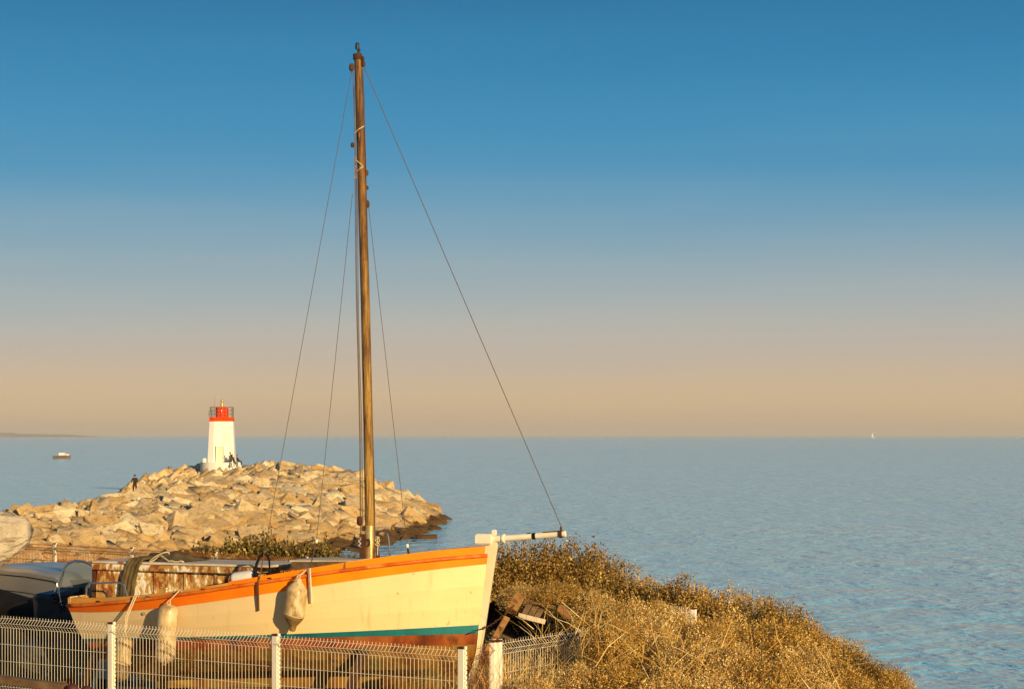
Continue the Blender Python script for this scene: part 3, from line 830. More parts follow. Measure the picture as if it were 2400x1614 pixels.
m.build("tabernacle", M["rust_steel"], mast, smooth='auto')
m = MB(); m.tube([MW(862, 1262, -.068), MW(866, 1268, -.075), MW(866, 1274, -.075), MW(862, 1280, -.068)], .012, 6); m.build("cleat", M["rust_steel"], mast)
# masthead: cap, lamp, blocks
m = MB(); m.tube([MW(838, 140), MW(838, 127)], 10.5 / 5000 * MY, 16); m.build("masthead_band", M["rust_steel"], mast, smooth='auto')
m = MB(); m.lathe(MW(841, 127, 0), [(.018, 0), (.018, .05), (.022, .055)], 10)
m.lathe(MW(837.5, 116, 0), [(.024, 0), (.026, .02), (.021, .065), (.023, .07), (.010, .078)], 12); m.build("masthead_lamp", M["dark_plastic"], mast, smooth='auto')
def block(u, v, h=.07, w=.045, mat_="rust_steel", dy=0):
    c_ = MW(u, v, dy); mb = MB()
    mb.lathe(c_ - Vector((0, 0, h / 2)), [(w * .25, 0), (w * .5, h * .2), (w * .5, h * .75), (w * .2, h)], 10)
    mb.build("pulley_block", M[mat_], mast, smooth='auto')
for (u, v, h, w, dy) in ((824, 158, .09, .06, 0), (851, 150, .07, .05, -.02), (850, 138, .06, .04, -.02), (826, 340, .06, .04, 0), (859, 405, .07, .045, 0), (860, 440, .05, .04, 0), (861, 478, .09, .05, 0), (843, 1220, .11, .07, -.03), (852, 1238, .06, .04, 0)):
    block(u, v, h, w, "rust_steel", dy)
for (u0, v0, u1, v1) in ((827, 160, 846, 1292), (830, 200, 848, 1296), (834, 360, 851, 1240), (851, 160, 879, 1306), (857, 480, 881, 1292)):
    n_ = 12; m = MB()
    m.tube([MW(u0 + (u1 - u0) * k / n_ + (1.2 * math.sin(k * .9)), v0 + (v1 - v0) * k / n_, -.03) for k in range(n_ + 1)], .0045, 5)
    m.build("halyard", M["old_rope"], mast)
for (a, b2) in (((831, 312), (853, 296)), ((835, 376), (853, 392)), ((853, 390), (836, 402))):
    m = MB(); p0, p1 = MW(*a, -.03), MW(*b2, -.03); pm = (p0 + p1) / 2 + Vector((0, -.045, 0)); m.tube([p0, pm, p1], .006, 5)
    m.build("lashing", M["rope"], mast)
m = MB(); m.box(MW(833.5, 393, -.05), (.02, .02, .26)); m.build("mast_batten", M["gold_wood"], mast)
m = MB(); m.box(MW(842, 320, -.055), (.014, .014, .10)); m.build("mast_batten", M["gold_wood"], mast)
def knot(u, v, mat_):
    mb = MB(); c_ = MW(u, v, -.04); pts = []
    for k in range(40):
        a = k * .9
        pts.append(c_ + Vector((.022 * math.cos(a) + .008 * math.sin(k * 1.7), .018 * math.sin(a), .055 * math.sin(k * .37) - .0)))
    mb.tube(pts, .006, 5); mb.tube([c_ + Vector((0, 0, .05)), c_ + Vector((0, 0, -.16))], .006, 5)
    mb.build("rope_hitch", M[mat_], mast)
knot(846, 1270, "fender_grey"); knot(885, 1268, "rope")
# ---- stays
def wire(name, p0, p1, r=.0036, sag=0.0, mat_="wire_rope", n_=8):
    mb = MB(); mb.tube([p0.lerp(p1, k / n_) - Vector((0, 0, sag * 4 * (k / n_) * (1 - k / n_))) for k in range(n_ + 1)], r, 5)
    return mb.build(name, M[mat_], boat)
wire("forestay", MW(850, 150), bs0.lerp(bs1, .94) + Vector((0, 0, .09)), .0046)
cp1 = hull_pt(609, 1362, .02); cp2 = hull_pt(729, 1330, .02)
t1 = hull_pt(618, 1290, -.02); t2 = hull_pt(739, 1264, -.03)
wire("shroud", MW(824, 168), t1); wire("shroud", MW(826, 455), t2)
far_y = MY + .75
t3 = W(954, 1274, far_y)
wire("shroud", MW(863, 478), t3)
m = MB(); m.tube([t3, W(955, 1283, far_y)], .018, 8); m.build("shroud_knob", M["white_paint"], boat, smooth=True)
m = MB(); m.tube([W(955, 1283, far_y), W(957, 1292, far_y), W(959, 1304, far_y)], [.007, .016, .01], 6); m.build("turnbuckle", M["rust_steel"], boat)
for (ta, ca, cb, um) in ((t1, cp1, (608, 1430), "rust_steel"), (t2, cp2, (731, 1412), "galv")):
    m = MB(); m.tube([ta, ta.lerp(ca, .5), ca], [.0045, .0075, .006], 8); m.build("turnbuckle", M["old_rope"], boat, smooth='auto')
    pa = ca + bn * .02; pb = hull_pt(*cb, .015, .985)
    m = MB(); m.box((pa + pb) / 2 + bn * .012, ((pa - pb).length, .018, .024), axes(pa - pb, bn)); m.build("chainplate", M["galv" if um == "galv" else "rust_steel"], boat)
    if um == "galv": m = MB(); m.box((pa + pb) / 2 + bn * .013 + bd * .016, ((pa - pb).length, .010, .007), axes(pa - pb, bn)); m.build("chainplate_edge", M["white_paint"], boat)  # white strip painted in as the chainplate's edge highlight
m = MB(); m.tube([t2 + Vector((0, 0, .0)), t2 + Vector((0, 0, -.04))], .016, 8); m.build("shroud_knob", M["white_paint"], boat, smooth=True)
# scuppers and small hull marks
for (u, v) in ((229, 1408.5), (346, 1398), (408, 1390), (475, 1380), (548, 1370), (630, 1354.5)):
    m = MB(); p = hull_pt(u, v, -.012); m.box(p, (.05, .012, .014), axes(bd, (.05, 0, 1))); m.build("scupper", M["black_rubber"], boat)
m = MB(); p = hull_pt(340, 1436, .0, .985); m.lathe(p, [(.018, 0), (.018, .03), (.009, .03), (.009, .02)], 12, bn); m.build("drain_outlet", M["brass"], boat, smooth='auto')
# ---- cabin (engine and fish hold box)
def axis_at(u, w=0.0):
    """place along the boat where a point w metres to the near side is seen at column u"""
    xx = S0.x + bd.x * sg + bn.x * w; yy = S0.y + bd.y * sg + bn.y * w
    return float(np.interp(u, 1200 + 5000 * xx / yy, sg))
HWC = .46
s_a, s_b = axis_at(224, HWC), axis_at(575, HWC)
def bp(s, w, z): 
    p = S0 + bd * s + bn * w; return Vector((p.x, p.y, z))
zc_top = zz(1333, (S0 + bd * s_a + bn * HWC).y)
zc_bot = pv(ZB, 1.2) - .06
cab_org = boat
m = MB()
corner = [bp(s_a, HWC, 0), bp(s_b, HWC - .05, 0), bp(s_b, -HWC + .05, 0), bp(s_a, -HWC, 0)]
zt1, zt2 = zc_top, zc_top - .01
ins = [(0, zc_bot), (.0, zt1)]
lo_ = [Vector((p.x, p.y, zc_bot)) for p in corner]; hi_ = [Vector((p.x, p.y, zt1)) + (Vector((ctr.x, ctr.y, 0)) - Vector((p.x, p.y, 0))).normalized() * .02 for p in corner]
m.loft([lo_, hi_])
cabin = m.build("cabin", M["peeling"], boat)
for k in range(1, 5):
    s = s_a + (s_b - s_a) * k / 5; p = bp(s, HWC - .045 * (k / 5) - .003, (zc_bot + zt1) / 2)
    m = MB(); m.box(p, (.035, .02, zt1 - zc_bot), axes(bd)); m.build("cabin_batten", M["peeling"], cabin)
m = MB(); m.box((bp(s_a - .03, 0, 0) + bp(s_b + .10, 0, 0)) / 2 + Vector((0, 0, zt1 + .03)), (s_b - s_a + .13, 2 * HWC + .07, .075), axes(bd), bev=.01)
m.build("cabin_coaming", M["peeling"], cabin)
m = MB(); m.box((bp(s_a - .01, 0, 0) + bp(s_b + .30, 0, 0)) / 2 + Vector((0, 0, zt1 + .082)), (s_b - s_a + .36, 2 * HWC + .03, .028), axes(bd, (.02, .0, 1)), bev=.008)
m.build("cabin_roof", M["roof_board"], cabin)
m = MB(); m.box(bp(s_a - .035, HWC - .06, (zc_bot + zt1) / 2), (.05, .10, zt1 - zc_bot + .08), axes(bd)); m.build("corner_post", M["rust_steel"], cabin)
# fore hatch
m = MB(); sa2, sb2 = axis_at(690, .3), axis_at(842, .3)
hz = [zz(1325, ynear(690)), zz(1316, ynear(842))]
q0, q1 = bp(sa2, .30, hz[0] - .02), bp(sb2, .30, hz[1] - .05)
cc = (bp(sa2, .1, hz[0] - .02) + bp(sb2, .1, hz[1] - .03)) / 2
m.box(cc - Vector((0, 0, .05)), ((q1 - q0).length, .55, .14), axes(q1 - q0), bev=.01); hatch = m.build("fore_hatch", M["plank_wood"], boat)
m = MB(); m.box(cc + Vector((0, 0, .03)), ((q1 - q0).length + .05, .60, .02), axes(q1 - q0)); m.build("hatch_lid", M["roof_board"], hatch)
# stern rail, fore hoop, small bollard post, exhaust
sr = [W(202, 1398, ynear(203) + .12), W(203, 1376, ynear(203) + .12), W(209, 1366, ynear(210) + .12), W(280, 1364, ynear(280) + .12), W(290, 1369, ynear(290) + .12), W(298, 1396, ynear(298) + .12)]
m = MB(); m.tube(sr, .011, 8); m.build("stern_rail", M["chrome"], boat, smooth='auto')
fh = [W(884, 1244, MY + .1), W(900, 1243, MY + .05), W(908, 1250, MY), W(911, 1262, MY), W(914, 1310, MY)]
m = MB(); m.tube(fh, .010, 8); m.build("fore_hoop", M["chrome"], boat, smooth='auto')
p = hull_pt(805, 1331, -.03); m = MB(); m.box(p + Vector((0, 0, .0)), (.035, .035, .15), axes(bd, (.05, 0, 1))); m.build("mooring_post", M["gold_wood"], boat)
m = MB(); p = hull_pt(377, 1392, -.12); m.lathe(p - Vector((0, 0, .02)), [(.035, 0), (.022, .02), (.026, .07), (.038, .075), (.038, .09)], 12); m.build("bronze_cap", M["brass"], boat, smooth='auto')
m = MB(); p = hull_pt(678, 1340, -.06); m.box(p, (.04, .04, .10), axes(bd)); m.build("deck_cleat", M["gold_wood"], boat)
# chain from the stem
# ------------------------------------------------------------------ cradle under the boat
for i, (s, hw_) in enumerate(((1.0, .28), (2.7, .34), (4.4, .26))):
    zk = pv(ZE, s) - .655
    base_ = S0 + bd * s
    root = thing("keel_block_stack", (base_.x, base_.y, GROUND), ["stack of timber blocks under the stern of the beached boat", "stack of timber blocks under the middle of the boat keel", "stack of timber blocks under the forefoot of the boat"][i], "timber blocks", "timber stacks under the keel")
    n_ = 6; h_ = (zk - GROUND + .05) / n_
    for k in range(n_):
        m = MB(); m.box((base_.x, base_.y, GROUND - .05 + h_ * (k + .5)), ((.9, .26, h_ - .006) if k % 2 else (.3, .8, h_ - .006)), axes(bd), bev=.01); m.build("timber", M["plank_wood"], root)
for i, (u, sd, ang) in enumerate(((300, 1, .15), (905, 1, .35), (560, -1, .2), (900, -1, .3))):
    s = axis_at(u); top = bp(s, sd * (beam(s) * .80 + .05), pv(ZE, s) - .15); foot = bp(s - .55, sd * (beam(s) * .62 + ang), GROUND - .05)
    m = MB(); m.box((top + foot) / 2, ((top - foot).length, .09, .09), axes(top - foot, bd), bev=.008)
    o = m.build("timber_prop", M["plank_wood"])
    o.data.materials[0] = M["dark_wood"]
    tag(o, ["slanting timber prop under the near side of the stern", "slanting timber prop under the near side of the bow", "slanting timber prop under the far side amidships", "slanting timber prop under the far side of the bow"][i], "prop", "props holding the boat upright")

# ================================================================== FENDERS AND LOOSE GEAR ON THE BOAT
def fender(name, top, bot, r, label, prof, dirty=.30, rope_to=None, mat_="fender", band=True):
    ax_ = (top - bot); L = ax_.length
    root = thing(name, bot, label, "boat fender", "fenders of the sailing boat")
    m = MB(); m.lathe(bot, [(r * a, L * b2) for a, b2 in prof], 24, ax_)
    body = m.build("fender_body", M[mat_], root, smooth=True)
    if dirty:
        pr = [(r * a * 1.012 + .0015, L * b2) for a, b2 in prof if b2 <= dirty] 
        a_end = np.interp(dirty, [b2 for a, b2 in prof], [a for a, b2 in prof]); pr.append((r * a_end * 1.012 + .0015, L * dirty))
        m = MB(); m.lathe(bot - ax_.normalized() * .002, pr, 24, ax_); m.build("grimy_end", M["fender_dirty"], body, smooth=True)
        rr = r * a_end * 1.02 + .003; c_ = bot + ax_ * dirty
        q = Vector((0, 0, 1)).rotation_difference(ax_.normalized())
        m = MB(); m.tube([c_ + q @ Vector((rr * math.cos(a), rr * math.sin(a), .012 * math.sin(a * 2))) for a in np.linspace(0, 6.283, 25)], .005, 5); m.build("lashing_line", M["rope"], body)
    m = MB()
    q = ax_.normalized(); sx = q.orthogonal()
    m.tube([top - q * .02 + bd * (.018 * math.cos(a)) + q * (.03 + .03 * math.sin(a)) for a in np.linspace(0, 6.283, 13)], .007, 5)
    if rope_to:
        for tgt, off_ in rope_to:
            mid_ = (top + tgt) / 2 + bn * off_; m.tube([top + q * .03, mid_, tgt, tgt - bn * .06 + Vector((0, 0, -.02))], .0075, 6)
    m.build("fender_rope", M["rope"], root)
    return root
TORP = [(.10, 0), (.24, .01), (.30, .05), (.36, .11), (.70, .19), (.94, .27), (1.0, .36), (1.0, .70), (.92, .80), (.62, .88), (.36, .93), (.30, .985), (.12, 1.0)]
CYL = [(.10, 0), (.20, .01), (.24, .04), (.72, .07), (.95, .13), (1, .2), (1, .84), (.93, .92), (.65, .97), (.25, .985), (.12, 1.0)]
def fpt(u, v, out): return hull_pt(u, v, out)
fender("fender", fpt(713, 1352, .14), fpt(697, 1476, .125), .121, "fat torpedo fender with grimy lower end hanging amidships by the shroud", TORP, .30, [(hull_pt(722, 1333, .02), .02), (hull_pt(716, 1336, .02), .03)])
fender("fender", fpt(409, 1412, .125), fpt(400, 1556, .14), .116, "long streaky cylindrical fender hanging beside the fence post", CYL, 0, [(hull_pt(424, 1382, .03), .03)])
fender("fender", fpt(314, 1486, .20), fpt(305, 1592, .21), .098, "low brown stained fender hanging behind the wire fence on twin lines", CYL, .42, [(hull_pt(323, 1395, .03), .06), (hull_pt(318, 1396, .03), .08)])
pA, pB = W(540, 1357, ynear(560) + .15), W(603, 1349, ynear(600) + .12)
fender("fender", pB, pA, .075, "pale grey fender lying on deck beside the cabin", CYL, 0, None, "fender_grey")
# cloth strip draped over the cabin
cl_s = [axis_at(296, HWC), axis_at(322, HWC)]
rings = []
path = [(HWC + .06, zc_bot - .02), (HWC + .055, zt1 - .12), (HWC + .06, zt1 + .04), (HWC + .02, zt1 + .115), (HWC - .2, zt1 + .125), (0, zt1 + .13), (-HWC, zt1 + .125), (-HWC - .05, zt1 - .1)]
for j, (w, z) in enumerate(path):
    ring_ = []
    for k in range(13):
        t = k / 12; sh = .16 * min(j, 4) / 4
        rip = .022 * math.sin(k * 2.3 + j * .4) + .012 * math.sin(k * 4.1 + 1)
        s = cl_s[0] - .06 + sh + t * (cl_s[1] - cl_s[0] + .04)
        if 2 <= j <= 6: ring_.append(bp(s, w, z + abs(rip)))
        else: ring_.append(bp(s, w + abs(rip), z))
    rings.append(ring_)
m = MB(); m.loft(rings, closed=False)
o = m.build("cloth_strip", M["olive_cloth"], smooth=True)
sol = o.modifiers.new("thick", 'SOLIDIFY'); sol.thickness = .012
tag(o, "olive cloth strip draped over the peeling cabin of the boat", "cloth")
# crumpled tarpaulin and rope loop on the cabin roof
m = MB(); rings = []
for i in range(15):
    t = i / 14; s = axis_at(350) + t * (axis_at(465) - axis_at(350)); hgt = .11 * math.sin(math.pi * min(1, (t + .05))) ** .6 * (1.1 - .6 * t)
    rings.append([bp(s + .02 * math.sin(k * 3 + i), .28 - .62 * k / 10, zt1 + .105 + max(0, hgt * math.sin(math.pi * k / 10)) * (1 + .35 * math.sin(i * 1.9 + k * 1.3))) for k in range(11)])
m.loft(rings, closed=False); o = m.build("crumpled_tarpaulin", M["olive_cloth"], smooth=True)
tag(o, "crumpled olive tarpaulin heaped on the cabin roof", "tarpaulin")
m = MB(); c_ = bp(axis_at(378, .4), .40, zt1 + .10); pts = []
for a in np.linspace(-.6, 5.6, 40): pts.append(c_ + bd * (.10 * math.cos(a) - .02 * a) + Vector((0, 0, .06 + .062 * math.sin(a * 1.0 + 1.2))) + bn * .03 * math.sin(a))
pts += [bp(axis_at(398 + k * 7, .4), .42, zt1 + .115 + .008 * math.sin(k * 2)) for k in range(6)]
m.tube(pts, .009, 6); o = m.build("rope", M["rope"], smooth=True); tag(o, "loop of pale rope standing up on the cabin roof", "rope")
# bent black hose by the aft shroud
yb = ynear(610) + .06
pts = [W(599, 1362, yb), W(598, 1345, yb), W(601, 1322, yb), W(608, 1305, yb), W(617, 1297, yb), (W(626, 1300, yb + .1)), W(631, 1312, yb + .15), W(632, 1330, yb + .2), W(632, 1352, yb + .2)]
m = MB(); m.tube(pts, [.024, .022, .016, .016, .018, .013, .011, .011, .011], 8); m.lathe(W(600, 1352, yb - .02), [(.0, 0), (.03, .01), (.03, .05), (0, .06)], 10)
o = m.build("hose", M["black_rubber"], smooth=True); tag(o, "bent black hose sticking up beside the aft shroud", "hose")

# ================================================================== FENCES
FTOP = CAM_Z - 2.15
def fence_post(p, direction, nrm, parent, mat_, rusty=False):
    A_ = axes(direction)
    m = MB(); m.box((p.x, p.y, (GROUND - .1 + FTOP - .012) / 2), (.066, .05, FTOP - .012 - GROUND + .1), A_, bev=.006)
    post = m.build("post", mat_, parent)
    m = MB(); m.box((p.x, p.y, FTOP), (.076, .06, .022), A_, bev=.004); m.build("post_cap", M["cap"], post)
    # scalloped locking strip along the post
    m = MB(); c0 = Vector((p.x, p.y, 0)) + Vector(direction) * .043
    for k in range(34):
        m.box((c0.x, c0.y, GROUND + .1 + k * .05 + .1), (.018, .03, .034), A_)
    tag(m.build("locking_strip", mat_, post), kind="stuff")
def wire_panel(p0, p1, nrm, parent, mat_, r=.0028, step=.05, bars=True):
    L = (p1 - p0).length; d = (p1 - p0) / L; nrm = Vector(nrm)
    m = MB(); T = FTOP - .004; h1 = T - .03
    prof = [(0, T), (0, h1), (.052, h1 - .055), (0, h1 - .11), (0, h1 - .75), (.052, h1 - .805), (0, h1 - .86), (0, GROUND + .05)]
    n_ = int((L - .08) / step)
    j0 = (L - n_ * step) / 2
    for k in range(n_ + 1):
        t = j0 + k * step; b_ = p0 + d * t
        jx = random.gauss(0, .0016)
        m.tube([Vector((b_.x, b_.y, z)) + nrm * o_ + d * (jx * (i % 2)) for i, (o_, z) in enumerate(prof)], r, 4, cap=False)
    for o_, z in ((0, h1), (.052, h1 - .055), (0, h1 - .11), (0, h1 - .31), (0, h1 - .51), (0, h1 - .75), (.052, h1 - .805), (0, h1 - .86), (0, h1 - 1.1), (0, h1 - 1.35), (0, h1 - 1.6)):
        a = p0 + d * .03 + nrm * (o_ + r * 1.6); b_ = p0 + d * (L - .03) + nrm * (o_ + r * 1.6)
        m.tube([Vector((a.x, a.y, z)), Vector((b_.x, b_.y, z))], r * 1.05, 4)
    o = m.build("wire_panel", mat_, parent)
    return tag(o, kind="stuff")
def fence(label, pts, post_mat, wire_mat, side=1, posts=None, step=.05, r=.0028):
    pts = [Vector((x, y_, 0)) for x, y_ in pts]
    root = thing("wire_fence", (pts[0].x, pts[0].y, GROUND), label, "fence", "welded wire fences round the boat yard")
    for i in range(len(pts) - 1):
        d = (pts[i + 1] - pts[i]).normalized(); nrm = Vector((d.y, -d.x, 0)) * side
        wire_panel(pts[i], pts[i + 1], nrm, root, wire_mat, r, step)
    for i, p in enumerate(pts):
        if posts is not None and i not in posts: continue
        d = (pts[min(i + 1, len(pts) - 1)] - pts[max(i - 1, 0)]).normalized(); nrm = Vector((d.y, -d.x, 0)) * side
        fence_post(p + d * 0 + nrm * .01, d, nrm, root, post_mat)
    return root
# along the front of the yard; the outside (towards the camera) is the right-hand side going rightwards
P1, P2, P3 = (-4.58, 24.43), (-2.54, 23.0), (-0.50, 21.6)
fence("white wire mesh fence in front of the boat, running off to the left", [(-6.62, 25.86), P1, P2, P3], M["post_white"], M["wire_white"], 1, (1, 2, 3))
fence("short rusty wire panel closing the corner between the twin white posts", [(-0.44, 21.62), (-0.21, 22.28)], M["post_white"], M["wire_rusty"], 1, (1,))
fence("wire fence with rust streaks climbing away into the golden bushes", [(-0.15, 22.32), (0.98, 24.10), (2.25, 26.5)], M["post_white"], M["wire_white"], 1, (0, 2))
back = [(2.25, 26.5)]
fence("wire fence half buried in bushes behind the bow", [(2.22, 26.56), (1.86, 27.42)], M["post_white"], M["wire_white"], 1, ())
fence("rusty wire fence with spotted white posts behind the van and the boat", [(-12.67, 45.5), (-10.86, 43.9), (-9.05, 42.3), (-7.24, 40.7), (-5.43, 39.1), (-3.62, 37.5), (-1.81, 35.9)], mat_noise("rust_spotted_post_paint", [(0.3, (0.66, 0.56, 0.38)), (0.7, (0.80, 0.74, 0.58))], 5, .6, dirt=(0.33, 0.10, 0.02), dirt_scale=6, dirt_at=(0.54, 0.6)), M["wire_rusty"], 1, None, .05, .0065)

# ================================================================== BUSHES
def bush_arrays(seed, n_shoot, leaves, leaf, shoot_len, spread=1.0, stems=70):
    """unit bush: half-ellipsoid of radius 1 (x,y) and height 1, leaf quads and twig ribbons as arrays"""
    r = np.random.default_rng(seed)
    # shoot start points through the volume, dense near the shell, uneven outline from lumps
    d = r.normal(size=(n_shoot, 3)); d[:, 2] = d[:, 2] * .9 + .30
    d /= np.linalg.norm(d, axis=1)[:, None]
    lump = 1 + .16 * np.sin(d[:, 0] * 5 + seed) * np.sin(d[:, 1] * 6 + 2 * seed) + .12 * np.sin(d[:, 2] * 9 + d[:, 0] * 7 + seed)
    rad = (r.random(n_shoot) ** .38) * lump * .86
    base = d * rad[:, None]
    dr = d * .9 + r.normal(scale=.50, size=d.shape) + np.array([0, 0, .32]); dr /= np.linalg.norm(dr, axis=1)[:, None]
    L = shoot_len * r.uniform(.5, 1.5, n_shoot)
    # leaves along shoots
    t = np.tile((np.arange(leaves) + .5) / leaves, (n_shoot, 1)) + r.normal(scale=.04, size=(n_shoot, leaves))
    pos = base[:, None, :] + dr[:, None, :] * (t * L[:, None])[:, :, None]
    pos = pos.reshape(-1, 3) + r.normal(scale=.012, size=(n_shoot * leaves, 3))
    ax = np.repeat(dr, leaves, 0) * .8 + r.normal(scale=.7, size=pos.shape); ax /= np.linalg.norm(ax, axis=1)[:, None]
    sd = np.cross(ax, r.normal(size=pos.shape)); sd /= np.linalg.norm(sd, axis=1)[:, None]
    ls = leaf * r.uniform(.6, 1.5, len(pos))[:, None]
    v = np.stack([pos, pos + ax * ls * .5 + sd * ls * .34, pos + ax * ls, pos + ax * ls * .5 - sd * ls * .34], 1).reshape(-1, 3)
    f = np.arange(len(v)).reshape(-1, 4)
    # twigs: thin three-segment ribbons, two crossed quads each
    k = stems
    sdv = r.normal(size=(k, 3)); sdv[:, 2] = np.abs(sdv[:, 2]) + .25; sdv /= np.linalg.norm(sdv, axis=1)[:, None]
    tv, tf = [], []
    for i in range(k):
        p0 = sdv[i] * r.uniform(.1, .75) * np.array([1, 1, .8]); dirn = sdv[i] + r.normal(scale=.45, size=3); dirn /= np.linalg.norm(dirn)
        ln = r.uniform(.3, .75); pts = [p0]; dd = dirn
        for s in range(3):
            dd = dd + r.normal(scale=.25, size=3); dd /= np.linalg.norm(dd); pts.append(pts[-1] + dd * ln / 3)
        w0 = r.uniform(.0035, .0075)
        for q in range(2):
            side = np.cross(dirn, r.normal(size=3)); side /= np.linalg.norm(side)
            for s in range(3):
                wa, wb = w0 * (1 - s / 3.4), w0 * (1 - (s + 1) / 3.4); o_ = len(tv)
                tv += [pts[s] - side * wa, pts[s] + side * wa, pts[s + 1] + side * wb, pts[s + 1] - side * wb]; tf.append([o_, o_ + 1, o_ + 2, o_ + 3])
    return v, f, np.array(tv), np.array(tf)
def bush_protos(seeds, mat_, **kw):
    out = []
    for s in seeds:
        v, f, tv, tf = bush_arrays(s, **kw)
        a = np_mesh("foliage", v, f, mat_); b_ = np_mesh("twigs", tv, tf, M["twig"])
        out.append((a.data, b_.data)); bpy.data.objects.remove(a); bpy.data.objects.remove(b_)
    return out
BG = bush_protos((1, 2, 3, 4, 5), M["leaf_gold"], n_shoot=4200, leaves=7, leaf=.036, shoot_len=.17, stems=240)
BD = bush_protos((11, 12, 13), M["leaf_dry"], n_shoot=3000, leaves=7, leaf=.036, shoot_len=.15, stems=420)
M["leaf_brown"] = mat_leaf("olive_brown_leaf", [(0, (0.07, 0.032, 0.006)), (0.3, (0.22, 0.125, 0.022)), (0.6, (0.38, 0.24, 0.05)), (0.85, (0.52, 0.36, 0.10)), (1, (0.78, 0.62, 0.28))])
BB = bush_protos((31, 32, 33), M["leaf_brown"], n_shoot=4200, leaves=7, leaf=.034, shoot_len=.17, stems=160)
BO = bush_protos((21, 22), M["leaf_olive"], n_shoot=2600, leaves=7, leaf=.060, shoot_len=.2, stems=60)
TRUNK = None
def bush(protos, k, u, v, y, rx, rz, label, group, name="bush", ry=None, hang=False):
    rz = min(rz, rx * 1.15)
    top = W(u, v, y); cz = top.z - rz * 1.02
    root = thing(name, (top.x, y, max(cz, -1)), label, "bush", group)
    fm, tm = protos[k % len(protos)]
    a = random.uniform(0, 6.283)
    for nm, me in (("foliage", fm), ("twigs", tm)):
        o = bpy.data.objects.new(nm, me); C.objects.link(o); o.parent = root; o["kind"] = "stuff"
        o.rotation_euler = (0, 0, a); o.scale = (rx, ry or rx, rz)
    gz = float(land_z(np.array([top.x]), np.array([y]))[0])
    m = MB(); 
    for j in range(4):
        aa = j * 1.6 + a; m.tube([(top.x + .05 * math.cos(aa), y + .05 * math.sin(aa), gz - .08), (top.x + .22 * rx * math.cos(aa), y + .22 * rx * math.sin(aa), max(cz, gz + .1) + .1), (top.x + .5 * rx * math.cos(aa), y + .5 * rx * math.sin(aa), max(cz, gz + .1) + .45 * rz)], [.03, .02, .008], 5)
    if hang:
        m = MB(); m.tube([(top.x, y + 2.2, GROUND - .05), (top.x + .05, y + 1.6, cz - .1), (top.x, y + .3, cz + .1), (top.x, y - .1, cz + .15)], [.04, .03, .02, .01], 6)
    m.build("trunk", M["twig"], root)
    return root
GB = "golden bushes on the slope by the sea"
BUSH_BACK = [  # behind the right-hand fence, against the sea
    (1180, 1276, 30.5, .85, 1.5, "bush closest behind the stem of the boat"), (1262, 1262, 31.0, .9, 1.6, "bush rising just under the bowsprit"),
    (1345, 1264, 31.0, .85, 1.6, "tallest bush, peaking past the bowsprit tip"), (1398, 1295, 31.5, .72, 1.5, "rounded bush at the shoulder right of the bowsprit tip"),
    (1455, 1336, 29.5, .62, 1.4, "low bush in the dip right of the tallest bush"), (1520, 1352, 29.0, .65, 1.4, "bush along the skyline behind the buried wire fence"),
    (1590, 1350, 28.5, .62, 1.5, "spiky bush on the skyline behind the lone white post"), (1665, 1372, 28.0, .65, 1.4, "bush on the skyline right of the lone white post"),
    (1740, 1390, 27.5, .62, 1.4, "bush halfway down the skyline slope"), (1822, 1402, 26.8, .58, 1.35, "bristly bush with flat top on the skyline slope"),
    (1890, 1448, 26.0, .52, 1.2, "bush stepping down just right of the bristly one"), (1955, 1490, 25.5, .50, 1.1, "lower bush near the end of the skyline slope"),
    (2022, 1528, 25.0, .46, 1.0, "second last bush at the foot of the skyline slope"), (2085, 1560, 24.8, .36, .9, "small thin bush, last on the right by the sea")]
for i, (u, v, y, rx, rz, l) in enumerate(BUSH_BACK):
    bush(BB if i < 5 or i % 3 == 0 else BG, i, u, v, y, rx, rz, l, GB)
BUSH_MID = [
    (1478, 1402, 26.2, .40, .8, "straw bush in front of the buried fence behind the hollow"), (1535, 1404, 26.4, .30, .5, "small straw bush half covering the buried fence wires"),
    (1225, 1366, 27.0, .36, .20, "ragged bush hanging over the left lip of the dark hollow"), (1310, 1362, 26.9, .40, .22, "ragged bush hanging over the middle of the dark hollow"), (1395, 1378, 26.6, .36, .34, "ragged bush hanging over the right lip of the dark hollow"),
    (1545, 1432, 25.6, .60, 1.1, "straw bush covering the fence left of the lone white post"), (1700, 1432, 25.2, .62, 1.2, "straw bush right of the lone white post"),
    (1800, 1445, 24.6, .58, 1.1, "straw bush in the middle of the right slope"), (1890, 1500, 24.0, .52, 1.0, "straw bush above the lower right corner of the slope"), (1970, 1550, 23.6, .46, .9, "straw bush at the lower right end of the slope")]
for i, (u, v, y, rx, rz, l) in enumerate(BUSH_MID):
    bush(BG if i % 2 else BD, i + 1, u, v, y, rx, rz, l, "straw coloured bushes halfway up the slope", hang="hanging" in l)
